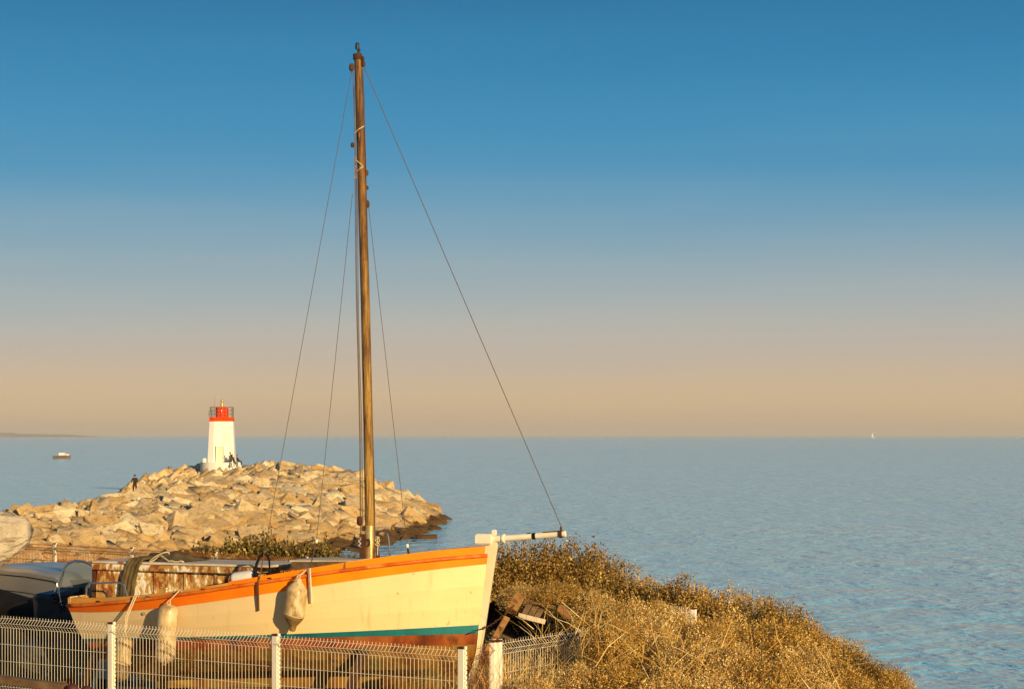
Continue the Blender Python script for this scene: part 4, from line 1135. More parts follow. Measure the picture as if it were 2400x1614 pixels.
BUSH_FRONT = [
    (1440, 1440, 22.9, .36, .9, "straw bush growing over the end of the climbing fence"), (1502, 1420, 23.3, .46, 1.0, "dry bush in front of the buried fence"),
    (1566, 1412, 24.4, .44, 1.0, "dry bush hiding the wires left of the lone white post"), (1665, 1448, 24.0, .40, 1.0, "dry bush leaning on the lone white post from the right"),
    (1625, 1482, 22.4, .48, 1.0, "dry twiggy bush below the lone white post"), (1725, 1500, 22.2, .50, 1.0, "dry twiggy bush low in the middle of the slope"),
    (1820, 1535, 22.0, .48, .9, "dry bush low on the right of the slope"), (1905, 1575, 21.8, .42, .8, "dry bush at the bottom edge, far right"),
    (1350, 1545, 21.2, .36, .7, "dry bush in front of the rust streaked fence wires"), (1450, 1552, 21.0, .44, .8, "dry bush at the bottom edge right of the fence"),
    (1570, 1560, 20.8, .48, .8, "dry bush at the bottom edge under the white post"), (1690, 1570, 20.8, .48, .8, "dry bush at the bottom edge of the middle slope"), (1800, 1590, 20.6, .42, .8, "dry bush at the bottom edge right of the middle"),
    (1262, 1585, 20.9, .30, .5, "small dry weed bush at the foot of the fence"),
    (1225, 1530, 23.7, .34, .5, "dry bush just behind the wires near the twin posts"), (1300, 1512, 24.5, .36, .5, "dry bush behind the wires below the tilted crate"), (1372, 1492, 25.2, .36, .5, "dry bush behind the wires where the fence enters the scrub")]
for i, (u, v, y, rx, rz, l) in enumerate(BUSH_FRONT):
    bush(BD if i % 3 else BG, i, u, v, y, rx, rz, l, "dry bushes in the foreground on the right")
for i, (u, v, y, rx, rz, l) in enumerate(((505, 1282, 42.0, .85, 1.1, "olive green bush at the left of the clump behind the cabin"), (590, 1256, 42.5, 1.0, 1.3, "taller olive green bush behind the aft shroud"),
        (690, 1266, 42.0, .95, 1.2, "olive green bush behind the middle of the boat"), (770, 1284, 41.5, .8, 1.1, "olive green bush thinning out towards the mast"), (545, 1302, 40.6, .5, .8, "low olive green bush in front of the clump"))):
    bush(BO, i, u, v, y, rx, rz, l, "olive green bushes behind the boat")
for i, (u, v, y, rx, rz, l) in enumerate(((200, 1176, 130.0, .9, .8, "dry reddish shrub on the left skyline of the rocks"),)):
    root = bush(BD, i, u, v, y, rx, rz, l, None, "shrub")
# weeds and long dry stalks around the corner posts and the hollow: too many to count
def stalks(name, label, n, region, h, mat_, seed, w=.004, lean=.35):
    r = np.random.default_rng(seed); vv, ff = [], []
    for i in range(n):
        x, y_, z0 = region(r); dirn = np.array([r.normal(scale=lean), r.normal(scale=lean), 1.0]); dirn /= np.linalg.norm(dirn)
        ln = h * r.uniform(.4, 1.3); p = np.array([x, y_, z0]); side = np.cross(dirn, r.normal(size=3)); side /= np.linalg.norm(side)
        ww = w * r.uniform(.5, 1.4); pts = [p]; dd = dirn
        for s in range(3):
            dd = dd + r.normal(scale=.16, size=3) + np.array([0, 0, -.10 * s]); dd /= np.linalg.norm(dd); pts.append(pts[-1] + dd * ln / 3)
        for s in range(3):
            wa, wb = ww * (1 - s * .28), ww * (1 - (s + 1) * .28); o_ = len(vv)
            vv += [pts[s] - side * wa, pts[s] + side * wa, pts[s + 1] + side * wb, pts[s + 1] - side * wb]; ff.append([o_, o_ + 1, o_ + 2, o_ + 3])
    o = np_mesh(name, np.array(vv), np.array(ff), mat_)
    return tag(o, label, "weeds", None, "stuff")
def reg_corner(r):
    t = r.random(); x = -.35 + 1.6 * t + r.normal(scale=.12); y_ = 22.3 + 1.9 * t + r.normal(scale=.22); return x, y_, GROUND + r.uniform(0, 1.25)
stalks("dry_weeds", "tangle of dry golden weeds along the climbing fence", 4200, reg_corner, .55, M["leaf_dry"], 5, .006)
def reg_slope(r):
    u = r.uniform(1250, 2000); v = 1400 + max(0, (u - 1550)) * .28 + r.uniform(20, 220); y_ = r.uniform(21, 26); p = W(u, v, y_); return p.x, p.y, p.z - .25
stalks("dry_stalks", "long pale bare stalks arching out of the bushes", 1100, reg_slope, .60, M["leaf_dry"], 6, .0042, .8)
def reg_yard(r):
    x, y_ = r.uniform(-9, 1.5), r.uniform(31, 44); return x, y_, GROUND - .03
stalks("yard_grass", "patchy dry grass on the yard behind the boat", 9000, reg_yard, .16, M["leaf_olive"], 8, .010, .4)

# ================================================================== LEFT SIDE: VAN, CONSOLE BOAT, COVERED BOAT
vd = Vector((.66, -.75, 0)).normalized(); vn = Vector((-vd.y * -1, 0, 0))
vn = Vector((vd.y, -vd.x, 0))           # right-hand side of travel; the side we see is this one
if vn.y > 0: vn = -vn
V0 = Vector((-7.04, 33.0, GROUND))      # on the visible side at the windscreen header
van = thing("van", V0 + vd * -1.2 - vn * .8, "silver grey panel van parked behind the inflatable boat", "van")
HV = zz(1336, 33.6) - GROUND            # roof height
prof_v = [(-3.2, .35), (-3.25, HV * .75), (-3.1, HV - .10), (-2.8, HV - .01), (-1.0, HV), (-.1, HV - .03), (.12, HV - .10), (.95, HV * .60), (1.55, HV * .53), (1.78, HV * .42), (1.82, .35)]
rings = []
for w, ins, dz_ in ((0, .10, -.045), (.05, .03, -.012), (.16, 0, 0), (1.5, 0, 0), (1.61, .03, -.012), (1.66, .10, -.045)):
    rings.append([V0 + vd * (a * (1 - .01 * ins)) - vn * w + Vector((0, 0, z + (dz_ if z > HV * .5 else 0))) for a, z in prof_v])
m = MB(); m.loft(rings)
vbody = m.build("van_body", M["van_paint"], van, smooth='auto')
def on_side(a, z, out=.004): return V0 + vd * a + vn * out + Vector((0, 0, z))
def side_panel(name, pts, mat_, out=.006, depth=.012):
    m = MB(); f0 = [on_side(a, z, out) for a, z in pts]; f1 = [p - vn * depth for p in f0]; m.loft([f1, f0]); return m.build(name, mat_, vbody)
side_panel("cargo_panel", [(-1.05, .75), (-.12, .75), (-.06, .80), (-.04, HV - .62), (-.1, HV - .55), (-1.05, HV - .50)], M["van_paint"], .016, .02)
m = MB(); m.tube([on_side(a, z, .002) for a, z in ((-3.0, HV - .12), (-1, HV - .11), (-.1, HV - .14), (.2, HV - .22), (.95, HV * .62))], .009, 5); m.build("roof_gutter", M["black_rubber"], vbody)
m = MB(); m.tube([on_side(a, z, .002) for a, z in ((-3.0, HV - .36), (-1, HV - .36), (0.0, HV - .40))], .006, 5); m.build("body_crease", M["black_rubber"], vbody)
side_panel("side_window", [(.12, HV * .60), (.80, HV * .60), (.30, HV - .22), (.12, HV - .20)], M["glass_dark"])
# windscreen
m = MB(); a0, a1 = (.16, HV - .12), (.93, HV * .615)
nn = Vector((0, 0, 1)).cross(vn).normalized()
q = [V0 + vd * a + Vector((0, 0, z)) - vn * w + (vd * .5 + Vector((0, 0, .86))) * .012 for (a, z) in (a0, a1) for w in (.14, 1.52)]
m.add([q[0], q[1], q[3], q[2]] + [p - (vd * .5 + Vector((0, 0, .86))) * .02 for p in (q[0], q[1], q[3], q[2])], [(0, 1, 2, 3), (7, 6, 5, 4), (0, 4, 5, 1), (1, 5, 6, 2), (2, 6, 7, 3), (3, 7, 4, 0)])
m.build("windscreen", M["glass_dark"], vbody)
for a in (-2.5, 1.0):
    for w in (.02, 1.44):
        c_ = V0 + vd * a - vn * w + Vector((0, 0, .31)); m = MB(); m.lathe(c_ - vn * .2, [(.2, 0), (.31, .01), (.31, .19), (.2, .2)], 20, vn); wh = m.build("wheel", M["black_rubber"], van, smooth='auto')
        m = MB(); m.lathe(c_ - vn * .03, [(.19, 0), (.19, .035), (.05, .045)], 16, vn); m.build("wheel_rim", M["galv"], wh, smooth='auto')
q = on_side(.45, HV * .62, .10); m = MB(); m.box(q, (.12, .16, .22), axes(vd), bev=.03); m.build("wing_mirror", M["black_rubber"], van)
# inflatable with console
RB = Vector((-6.2, 27.2, GROUND))
rd = Vector((.80, -.60, 0)); rn = Vector((-.60, -.80, 0))
rib = thing("inflatable_boat", RB, "black rigid inflatable boat with steering console and windscreen", "boat")
def rp(a, w, z): return RB + rd * a + rn * w + Vector((0, 0, z))
TZ = 1.52
m = MB(); pts = []
for a, w in ((.95, .82), (.3, .84), (-1.0, .85), (-2.2, .80), (-2.9, .55), (-3.2, 0), (-2.9, -.55), (-2.2, -.80), (-1, -.85), (.3, -.84), (.95, -.82)): pts.append(rp(a, w, TZ + max(0, -a - .5) * .16))
m.tube(pts, [.05] + [.24] * 9 + [.05], 14); m.build("tube", M["black_rubber"], rib, smooth=True)
m = MB(); m.loft([[rp(a, w, z) for w, z in ((.75, TZ - .15), (.72, TZ - .35), (0, TZ - .62 + k * .15), (-.72, TZ - .35), (-.75, TZ - .15))] for k, a in enumerate((.7, -1.0, -2.6))]); m.build("rigid_hull", M["dark_plastic"], rib)
cb_ = W(145, 1408, 27.6)
m = MB(); m.box((cb_.x, cb_.y, cb_.z - .22), (.34, .62, .72), axes(rd, (0, -.12, 1)), bev=.04); console = m.build("console", M["dark_plastic"], rib)
for (u, v, r_) in ((128, 1403, .055), (147, 1419, .038)):
    m = MB(); c_ = W(u, v, 27.6 - .33); m.tube([c_ + Vector((r_ * math.cos(a), 0, r_ * math.sin(a))) for a in np.linspace(0, 6.283, 17)], .010, 6)
    m.box(c_, (r_ * 1.9, .015, .015)); m.build("gauge_ring" if r_ < .05 else "steering_wheel", M["black_rubber"], console)
for (u, v) in ((143, 1431), (152, 1431)):
    m = MB(); m.lathe(W(u, v, 27.6 - .30), [(.016, 0), (.016, .02)], 10, (0, -1, 0)); m.build("gauge", M["black_rubber"], console)
yh = 27.5
hoop = [W(104, 1452, yh), W(112, 1430, yh), W(133, 1378, yh), W(149, 1333, yh), W(160, 1319, yh), W(176, 1313, yh + .1), W(196, 1315, yh + .2), W(214, 1323, yh + .3), W(220, 1332, yh + .35), W(217, 1352, yh + .35), W(207, 1385, yh + .35), W(204, 1402, yh + .35)]
m = MB(); m.tube(hoop, .017, 8); m.build("windscreen_hoop", M["chrome"], rib, smooth='auto')
glass, gnt, gb = new_mat("tinted_perspex")
gb.inputs["Base Color"].default_value = (.55, .60, .62, 1); gb.inputs["Roughness"].default_value = .05
gtr = nd(gnt, "ShaderNodeBsdfTransparent"); gtr.inputs[0].default_value = (.62, .66, .68, 1)
gmx = nd(gnt, "ShaderNodeMixShader"); gmx.inputs[0].default_value = .12
gnt.links.new(gtr.outputs[0], gmx.inputs[1]); gnt.links.new(gb.outputs[0], gmx.inputs[2]); gnt.links.new(gmx.outputs[0], gnt.nodes["Material Output"].inputs[0])
m = MB(); gp = [p.copy() for p in hoop[2:11]]; m.add([p + Vector((0, .004, 0)) for p in gp] + [p - Vector((0, .004, 0)) for p in gp], [tuple(range(9)), tuple(range(17, 8, -1))] + [(k, (k + 1) % 9, 9 + (k + 1) % 9, 9 + k) for k in range(9)])
m.build("windscreen_pane", glass, rib)
m = MB(); m.tube([W(133, 1366, yh - .15), W(136, 1385, yh - .15), W(142, 1419, yh - .15)], .016, 8); m.build("grab_rail", M["chrome"], rib, smooth='auto')
m = MB(); m.tube([W(150, 1335, yh - .02), W(143, 1370, yh + .1), W(138, 1400, yh + .1)], .010, 6); m.build("screen_stay", M["chrome"], rib, smooth='auto')
m = MB(); m.box(W(186, 1394, 27.4), (.12, .10, .09), bev=.02); m.lathe(W(190, 1388, 27.4), [(.03, 0), (.03, .05), (.012, .07)], 8); m.build("throttle_box", M["black_rubber"], rib)
rings = []  # black sheet added to darken the space under the inflatable
for i in range(25):
    t = i / 24; aa = 1.0 - t * 4.2
    rings.append([rp(aa, .96 + .03 * math.sin(i * 1.7 + j) + .02 * math.sin(i * .9), TZ + .05 + max(0, -aa - .5) * .16 - (TZ - .05) * j / 5) for j in range(6)])
m = MB(); m.loft(rings, closed=False); o = m.build("black_skirt_sheet", M["black_rubber"], rib, smooth=True)
sol = o.modifiers.new("thick", 'SOLIDIFY'); sol.thickness = .01
for (a, w) in ((-2.0, .5), (-2.0, -.5), (.3, .5), (.3, -.5)):
    m = MB(); m.box(rp(a, w, .5), (.10, .10, 1.1), axes(rd)); m.build("trestle_leg", M["plank_wood"], rib)
# boat under an off-white cover, poking in at the left edge
CV = W(-330, 1265, 36.0)
cover = thing("covered_boat", (CV.x, CV.y, GROUND), "boat under a wrinkled off-white cover poking in at the left edge", "boat")
rings = []
for i in range(71):
    t = i / 70; u = -560 + t * 637
    topv = 1190 + (0 if u < -60 else (u + 60) * .18)
    botv = 1410 - max(0, (u + 120)) * .72
    botv = min(botv, 1400)
    k_end = max(0, (t - .965) / .035); vm_ = (topv + botv) / 2; sh = math.sqrt(max(0, 1 - k_end ** 2)) * .92 + .08
    topv, botv = vm_ + (topv - vm_) * sh, vm_ + (botv - vm_) * sh
    yc = 36 - t * 1.0; wv = (.75 * (1 - t ** 3) + .16) * sh
    ring_ = []
    for k in range(64):
        a = 2 * math.pi * k / 64; cv_, sv_ = math.cos(a), math.sin(a)
        vmid, vh = (topv + botv) / 2, (botv - topv) / 2
        # pleats drawn together towards the nose, slack folds along the belly
        pl = .045 * math.sin(a * 13 + 2.2 * math.sin(i * .11)) * (.25 + t ** 4) + .05 * abs(math.sin(a * 4 + i * .17 + math.sin(i * .4))) * (1 if sv_ < .2 else .25) + .018 * math.sin(i * .9 + a * 6)
        wr = 1 + pl
        ring_.append(W(u + 2 * math.sin(a * 5 + i * .5), vmid - vh * (abs(sv_) ** .8) * (1 if sv_ > 0 else -1) * wr, yc - cv_ * wv * (1 + 1.4 * pl)))
    rings.append(ring_)
m = MB(); m.loft(rings); o = m.build("boat_cover", M["tarp_white"], cover, smooth=True)
for u in (-480, -250):
    p = W(u, 1400, 35.8); m = MB(); m.box((p.x, p.y, (p.z + GROUND) / 2), (.14, .14, p.z - GROUND + .1)); m.build("stand_leg", M["plank_wood"], cover)
# beam and bits in front of the fence, bottom left
pa, pb = W(-60, 1583, 23.8), W(152, 1610, 23.3)
m = MB(); m.box((pa + pb) / 2, ((pb - pa).length, .12, .085), axes(pb - pa), bev=.008); 
bm_ = thing("timber_rail", ((pa + pb) / 2).xyz - Vector((0, 0, 1.1)), "dark weathered timber rail in front of the fence at bottom left", "rail")
m.build("rail_beam", M["plank_wood"], bm_)
for t in (.05, .95):
    p = pa.lerp(pb, t); m = MB(); m.box((p.x, p.y + .09, (p.z + GROUND) / 2), (.09, .05, p.z - GROUND + .1)); m.build("rail_post", M["plank_wood"], bm_)
for i, u in enumerate((170, 203)):
    p = W(u, 1601 + 5 * i, 23.2); m = MB(); m.lathe((p.x, p.y, GROUND), [(.07, 0), (.07, p.z - GROUND - .06), (.055, p.z - GROUND - .02), (.02, p.z - GROUND)], 12)
    o = m.build("bollard", M["cap"], smooth='auto'); tag(o, ["left of two dark red round posts below the first fence post", "right of two dark red round posts below the first fence post"][i], "post")

# ================================================================== DEBRIS IN THE HOLLOW BY THE BOW
def plank(a, b_, w, t_, name, mat_, label=None, cat="plank", up=(0, -1, .3)):
    m = MB(); m.box((a + b_) / 2, ((b_ - a).length, w, t_), axes(b_ - a, up), bev=.006); o = m.build(name, M[mat_])
    if label: tag(o, label, cat)
    return o
plank(W(1140, 1530, 24.6), W(1188, 1447, 24.9), .075, .07, "leaning_timber", "gold_wood", "square timber leaning up from the corner posts to the hollow", "timber")
plank(W(1198, 1432, 25.6), W(1219, 1396, 25.8), .13, .11, "timber_block", "gold_wood", "stubby mottled wooden block where the chain ends", "block")
pal = thing("wooden_crate", W(1260, 1470, 26.4), "grey weathered open crate lying tilted in the dark hollow", "crate")
def cr(a, b_, w, t_, nm="slat"):
    m = MB(); m.box((a + b_) / 2, ((b_ - a).length, w, t_), axes(b_ - a, (0, -1, .5)), bev=.004); m.build(nm, M["plank_wood"], pal)
for j in range(3): cr(W(1222 + j * 15, 1452 + j * 2, 26.5), W(1241 + j * 15, 1415 + j * 4, 26.7), .07, .02)
m = MB(); m.box((W(1216, 1447, 26.2) + W(1276, 1452, 26.2)) / 2, (.34, .06, .05), axes(W(1276, 1456, 26.2) - W(1216, 1441, 26.2), (0, -1, .3))); m.build("crate_edge", M["roof_board"], pal)
cr(W(1242, 1410, 26.7), W(1335, 1434, 26.5), .035, .03, "crate_rail")
p = W(1319, 1431, 25.2)
st_me = ROCKS[3].copy(); st_me.materials.clear(); st_me.materials.append(M["gold_wood"])
o = bpy.data.objects.new("loose_stone", st_me); C.objects.link(o); o.location = p; o.scale = (.10, .09, .14); o.rotation_euler = (.5, .9, .3)
tag(o, "single orange stone block caught in the twigs beside the crate", "stone")
# black dinghy-shaped shell added to stand in for shade in the hollow
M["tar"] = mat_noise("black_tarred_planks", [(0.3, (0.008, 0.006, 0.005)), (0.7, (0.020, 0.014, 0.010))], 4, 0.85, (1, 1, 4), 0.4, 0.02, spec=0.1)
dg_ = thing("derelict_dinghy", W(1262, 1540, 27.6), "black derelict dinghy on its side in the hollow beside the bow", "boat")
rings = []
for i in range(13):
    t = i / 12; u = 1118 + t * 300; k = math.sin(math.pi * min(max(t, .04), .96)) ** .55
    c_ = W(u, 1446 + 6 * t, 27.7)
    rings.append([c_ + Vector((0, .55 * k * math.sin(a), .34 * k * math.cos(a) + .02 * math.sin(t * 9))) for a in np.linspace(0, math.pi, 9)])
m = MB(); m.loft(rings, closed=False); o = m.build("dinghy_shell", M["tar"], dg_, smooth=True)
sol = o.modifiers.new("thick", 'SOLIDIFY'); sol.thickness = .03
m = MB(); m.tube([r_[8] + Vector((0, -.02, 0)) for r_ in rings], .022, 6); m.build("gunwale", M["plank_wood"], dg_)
# chain
def chain(pts, n_):
    m = MB(); P = [Vector(p) for p in pts]
    tot = []
    for i in range(n_):
        t = i / (n_ - 1) * (len(P) - 1); k = min(int(t), len(P) - 2); c_ = P[k].lerp(P[k + 1], t - k); d = (P[k + 1] - P[k]).normalized()
        s = d.cross(Vector((0, 1, 0)) if i % 2 else Vector((0, .5, 1))).normalized()
        m.tube([c_ + d * (.030 * math.cos(a)) + s * (.013 * math.sin(a)) for a in np.linspace(0, 6.283, 9)], .0055, 4, cap=False)
    return m
m = chain([W(1127, 1474, 23.95), W(1150, 1464, 24.3), W(1180, 1442, 24.8), W(1204, 1418, 25.4)], 16)
o = m.build("chain", M["rust_steel"]); tag(o, "rusty chain from the foot of the stem up to the wooden block", "chain", None, "stuff")
m = chain([W(1196, 1432, 25.3), W(1225, 1452, 25.0), W(1250, 1478, 24.8)], 12)
o = m.build("chain", M["rust_steel"]); tag(o, "short end of rusty chain hanging from the block into weeds", "chain", None, "stuff")
# scrap pile in the shade behind, seen through the fence under the hull
for i, (u, v, y, w, d_, h, rz, l) in enumerate(((765, 1563, 35.5, .75, .5, .45, .4, "dark upturned crate in the yard under the boat"), (815, 1572, 36.0, .7, .06, .35, -.5, "dark plank leaning on the crate under the boat"))):
    p = W(u, v, y); m = MB(); m.box((p.x, p.y, GROUND + h / 2 - .03), (w, d_, h), Matrix.Rotation(rz, 3, 'Z') @ Matrix.Rotation(.12 * i, 3, 'X'), bev=.01)
    for j in range(3): m.box((p.x, p.y - .02, GROUND + h * (.2 + .3 * j)), (w + .02, d_ + .02, .05), Matrix.Rotation(rz, 3, 'Z'))
    o = m.build("crate" if i == 0 else "leaning_plank", M["plank_wood"]); tag(o, l, "crate" if i == 0 else "plank")

# ================================================================== PEOPLE (far, by the lighthouse and on the rocks)
def skin_mat(name, coat, legs, z_split):
    mm, nt, b = new_mat(name)
    tc = nd(nt, "ShaderNodeTexCoord"); sp = nd(nt, "ShaderNodeSeparateXYZ"); nt.links.new(tc.outputs["Object"], sp.inputs[0])
    mr = nd(nt, "ShaderNodeMath", operation='GREATER_THAN'); mr.inputs[1].default_value = z_split; nt.links.new(sp.outputs["Z"], mr.inputs[0])
    nt.links.new(mixc(nt, mr.outputs[0], legs, coat), b.inputs["Base Color"]); b.inputs["Roughness"].default_value = .9
    return mm
SKIN = mat_noise("skin", [(0.3, (0.42, 0.24, 0.14)), (0.7, (0.50, 0.30, 0.18))], 10, .6, bump_s=0)
HAIR = mat_noise("dark_hair", [(0.3, (0.02, 0.012, 0.008)), (0.7, (0.05, 0.03, 0.02))], 20, .7)
def person(loc, J, coat, legs, z_split, label, face=(0, -1, 0), hat=None):
    """J: joint positions relative to loc, metres; one continuous skinned figure"""
    root = thing("person", loc, label, "person")
    names = ["pelvis", "waist", "chest", "neck", "shL", "elL", "haL", "shR", "elR", "haR", "hipL", "knL", "anL", "toL", "hipR", "knR", "anR", "toR"]
    edges = [("pelvis", "waist"), ("waist", "chest"), ("chest", "neck"), ("chest", "shL"), ("shL", "elL"), ("elL", "haL"), ("chest", "shR"), ("shR", "elR"), ("elR", "haR"),
             ("pelvis", "hipL"), ("hipL", "knL"), ("knL", "anL"), ("anL", "toL"), ("pelvis", "hipR"), ("hipR", "knR"), ("knR", "anR"), ("anR", "toR")]
    rad = dict(pelvis=(.15, .12), waist=(.15, .11), chest=(.17, .13), neck=.055, shL=.075, shR=.075, elL=.055, elR=.055, haL=.035, haR=.035, hipL=.095, hipR=.095, knL=.07, knR=.07, anL=.05, anR=.05, toL=.045, toR=.045)
    me = bpy.data.meshes.new("body"); me.from_pydata([J[n] for n in names], [(names.index(a), names.index(b)) for a, b in edges], [])
    o = bpy.data.objects.new("body", me); C.objects.link(o); o.parent = root
    sk = o.modifiers.new("skin", 'SKIN'); 
    for i, n in enumerate(names):
        r_ = rad[n]; me.skin_vertices[0].data[i].radius = r_ if isinstance(r_, tuple) else (r_, r_)
        me.skin_vertices[0].data[i].use_root = (i == 0)
    ss = o.modifiers.new("sub", 'SUBSURF'); ss.levels = 1; ss.render_levels = 1
    me.materials.append(skin_mat("clothes", coat, legs, z_split))
    nk = Vector(J["neck"]); f = Vector(face).normalized(); hc = Vector(loc) + nk + Vector((0, 0, .13)) + f * .02
    m = MB(); m.lathe(hc - Vector((0, 0, .13)), [(.045, -.03), (.055, .02), (.078, .06), (.088, .12), (.085, .18), (.06, .225), (.02, .24)], 12)
    m.lathe(hc + f * .082 - Vector((0, 0, .02)), [(.004, 0), (.016, .012), (.008, .05)], 6)
    hd_ = m.build("head", SKIN, root, smooth=True)
    m = MB()
    for s in (-1, 1):
        e = hc + f * .078 + f.cross(Vector((0, 0, 1))) * .032 * s + Vector((0, 0, .015)); m.lathe(e, [(.002, 0), (.011, .004), (.002, .014)], 6, f)
    m.build("eyes", HAIR, hd_)
    m = MB(); m.lathe(hc - f * .015, [(.088, -.03), (.096, .03), (.092, .08), (.066, .12), (.02, .135)], 12); m.build("hair", hat or HAIR, hd_, smooth=True)
    return root
def at_plinth(u, v, dy): return W(u, v, LY - 2.6 + dy)
# standing man in a dark coat leaning against the plinth
p = W(549, 1093.5, LY - 2.9)
person(p, dict(pelvis=(-.10, 0, .88), waist=(-.20, 0, 1.05), chest=(-.36, 0, 1.30), neck=(-.46, 0, 1.46), shL=(-.30, .16, 1.36), elL=(-.38, .20, 1.1), haL=(-.50, .12, .92), shR=(-.40, -.18, 1.34), elR=(-.36, -.22, 1.08), haR=(-.5, -.18, .90),
    hipL=(-.06, .10, .84), knL=(.10, .12, .46), anL=(.24, .12, .08), toL=(.12, .14, .03), hipR=(-.10, -.10, .84), knR=(-.02, -.12, .45), anR=(.0, -.12, .08), toR=(-.12, -.14, .03)),
    (.045, .022, .018), (.03, .016, .012), .80, "person standing in a dark coat, leaning towards a companion by the lighthouse", (-1, -.3, -.2))
# companion in lighter clothes sitting on the plinth, legs stretched left
zs = zb - .0
p = Vector((W(543, 1082, LY - 2.3).x, LY - 2.15, zs))
person(p, dict(pelvis=(0, 0, .12), waist=(.02, 0, .30), chest=(.03, 0, .54), neck=(.03, 0, .70), shL=(.03, .16, .60), elL=(-.08, .2, .38), haL=(-.2, .12, .22), shR=(.03, -.17, .60), elR=(-.10, -.2, .38), haR=(-.22, -.12, .22),
    hipL=(-.08, .09, .11), knL=(-.42, .10, .20), anL=(-.80, .10, .08), toL=(-.88, .1, .16), hipR=(-.08, -.09, .11), knR=(-.44, -.10, .24), anR=(-.82, -.10, .07), toR=(-.9, -.1, .15)),
    (.45, .33, .20), (.05, .03, .025), .2, "person in pale top sitting on the plinth with legs stretched out", (.6, -.8, 0), mat_noise("brown_cap", [(.3, (.2, .1, .05)), (.7, (.3, .16, .08))], 10, .8))
p = Vector((W(557, 1082, LY - 2.0).x, LY - 2.05, zs))
person(p, dict(pelvis=(0, 0, .12), waist=(-.02, 0, .28), chest=(-.03, 0, .48), neck=(-.03, -.02, .62), shL=(-.03, .15, .54), elL=(.08, .2, .34), haL=(.2, .1, .22), shR=(-.03, -.16, .54), elR=(.06, -.22, .34), haR=(.2, -.16, .24),
    hipL=(.08, .08, .11), knL=(.40, .05, .16), anL=(.50, -.02, -.24), toL=(.58, -.10, -.30), hipR=(.08, -.10, .11), knR=(.38, -.14, .18), anR=(.44, -.22, -.22), toR=(.50, -.3, -.30)),
    (.035, .015, .012), (.03, .012, .010), .2, "person in dark clothes sitting at the right end of the plinth", (1, -.5, 0))
# angler among the dark rocks at the left
gx = W(316, 1158, 180.0)
p = Vector((gx.x, 180.0, zz(1159, 180)))
person(p, dict(pelvis=(0, 0, .88), waist=(0, 0, 1.05), chest=(0, 0, 1.30), neck=(0, 0, 1.46), shL=(-.18, 0, 1.36), elL=(-.26, -.1, 1.12), haL=(-.18, -.3, 1.05), shR=(.18, 0, 1.36), elR=(.26, -.1, 1.12), haR=(.15, -.3, 1.05),
    hipL=(-.10, 0, .84), knL=(-.12, -.04, .46), anL=(-.12, 0, .08), toL=(-.14, -.14, .03), hipR=(.10, 0, .84), knR=(.12, -.04, .45), anR=(.12, 0, .08), toR=(.14, -.14, .03)),
    (.02, .016, .015), (.015, .012, .012), .8, "angler in black standing on the dark rocks at the left of the mound", (-1, -.2, 0))
# boulder the angler stands on
o = bpy.data.objects.new("rock", ROCKS[5]); C.objects.link(o); o.parent = breakwater
o.matrix_local = Matrix.Translation((p.x, p.y, p.z - .62)) @ Matrix.Diagonal((1.3, 1.2, 1.15, 1))
# small marker post and white drum beside the plinth
p = W(619, 1098, 244.0); m = MB(); m.tube([p - Vector((0, 0, .3)), p + Vector((0, 0, .55))], [.07, .05], 8); o = m.build("marker_post", M["cap"]); tag(o, "small dark post on the rocks right of the lighthouse", "post")
p = W(478, 1082, LY - 1.2); m = MB(); m.lathe((p.x, LY - 1.0, zb), [(.22, 0), (.27, .08), (.27, .36), (.20, .46), (.08, .5)], 14); o = m.build("white_drum", M["white_paint"], smooth='auto'); tag(o, "round white drum on the plinth left of the lighthouse tower", "drum")

# ================================================================== FAR BOATS
yb_ = 5000 * 7.0 / (1074 - 1019)
mb_ = thing("motor_boat", W(145, 1074, yb_), "tiny pale motor boat far out on the sea at left", "boat")
c0 = W(145, 1074, yb_)
m = MB(); m.loft([[c0 + Vector((x, w, z)) for w, z in ((-k, h), (-k * .8, 0), (k * .8, 0), (k, h))] for x, k, h in ((-2.6, .9, .8), (0, 1.0, .85), (1.6, .8, 1.0), (2.6, .1, 1.2))]); m.build("hull", M["plank_wood"], mb_)
m = MB(); m.box(c0 + Vector((.1, 0, 1.3)), (1.8, 1.4, .9), bev=.15); m.build("cabin", M["boat_white"], mb_)
m = MB(); m.box(c0 + Vector((1.7, 0, 1.1)), (1.2, 1.4, .5), bev=.15); m.build("foredeck", M["boat_white"], mb_)
ys_ = 5200.0; c0 = Vector(((2046 - 1200) / 5000 * ys_, ys_, 0))
sb_ = thing("sailboat", c0, "tiny hazy sailing boat on the horizon at right", "boat")
m = MB(); m.loft([[c0 + Vector((x, w, z)) for w, z in ((-k, 1.1), (0, -.3), (k, 1.1))] for x, k in ((-4.5, 1.2), (0, 1.6), (3, 1.0), (5.5, .1))]); m.build("hull", M["boat_white"], sb_)
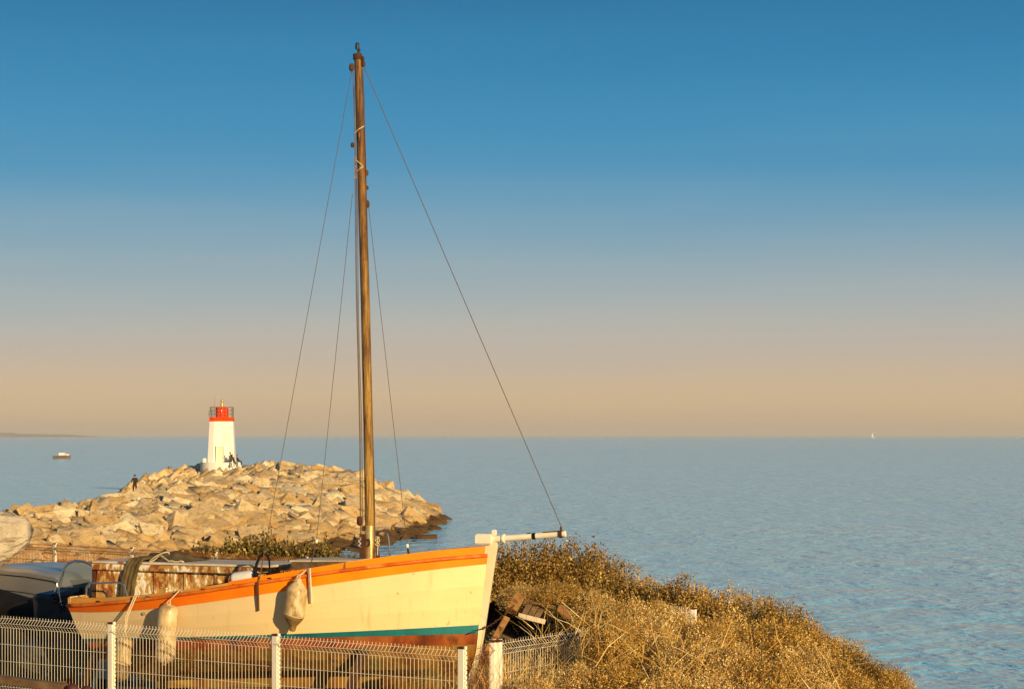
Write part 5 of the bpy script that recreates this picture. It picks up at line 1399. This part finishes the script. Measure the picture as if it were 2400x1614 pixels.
m = MB(); m.add([c0 + Vector(q) for q in ((-3.8, .05, 2), (.4, .05, 2), (.3, .05, 15), (-3.8, -.05, 2), (.4, -.05, 2), (.3, -.05, 15))], [(0, 1, 2), (5, 4, 3), (0, 3, 4, 1), (1, 4, 5, 2), (2, 5, 3, 0)]); m.build("mainsail", M["boat_white"], sb_)
m = MB(); m.tube([c0 + Vector((.5, 0, 1)), c0 + Vector((.5, 0, 16))], .1, 6); m.build("mast", M["grey_steel"], sb_)

# ================================================================== FAINT HEADLAND, far left
hx = []; hf_ = []
for i in range(41):
    u = -700 + i * 23.0; t = (220 - u) / 920
    h = 30 * t ** .55 * (1 + .10 * math.sin(i * .9) + .06 * math.sin(i * 2.3)) if t > 0 else 0
    x = (u - 1200) / 5000 * 7600.0
    hx += [(x, 7450, -.5), (x, 7600, max(h * .75, -.5)), (x, 7700, max(h, -.5)), (x, 8000, -.5)]
for i in range(40):
    for k in range(3): a = i * 4 + k; hf_.append((a, a + 4, a + 5, a + 1))
head = np_mesh("hills", np.array(hx, float), np.array(hf_), mat_noise("far_scrub_hill", [(0.3, (0.30, 0.25, 0.20)), (0.7, (0.38, 0.32, 0.26))], .01, .95, bump_s=0), smooth=True)
tag(head, kind="structure")
# ================================================================== SEA HAZE
HX, HY0, HY1, HZ0, HZ1 = 31000, -260, 46000, -1.2, 42.0
hv = np.array([(x, y_, z) for z in (HZ0, HZ1) for y_ in (HY0, HY1) for x in (-HX, HX)], float)
hf = np.array([(0, 2, 3, 1), (4, 5, 7, 6), (0, 1, 5, 4), (2, 6, 7, 3), (0, 4, 6, 2), (1, 3, 7, 5)])
hm = bpy.data.materials.new("pale_sea_haze"); hm.use_nodes = True
hm.node_tree.nodes.clear()
ho = hm.node_tree.nodes.new("ShaderNodeOutputMaterial"); hp = hm.node_tree.nodes.new("ShaderNodeVolumePrincipled")
hp.inputs["Color"].default_value = (.93, .90, .86, 1); hp.inputs["Density"].default_value = 0.00011; hp.inputs["Anisotropy"].default_value = 0.0
hm.node_tree.links.new(hp.outputs[0], ho.inputs["Volume"])
haze = np_mesh("haze", hv, hf, hm)
tag(haze, kind="stuff")
for o in bpy.data.objects:
    if "_org" in o: del o["_org"]
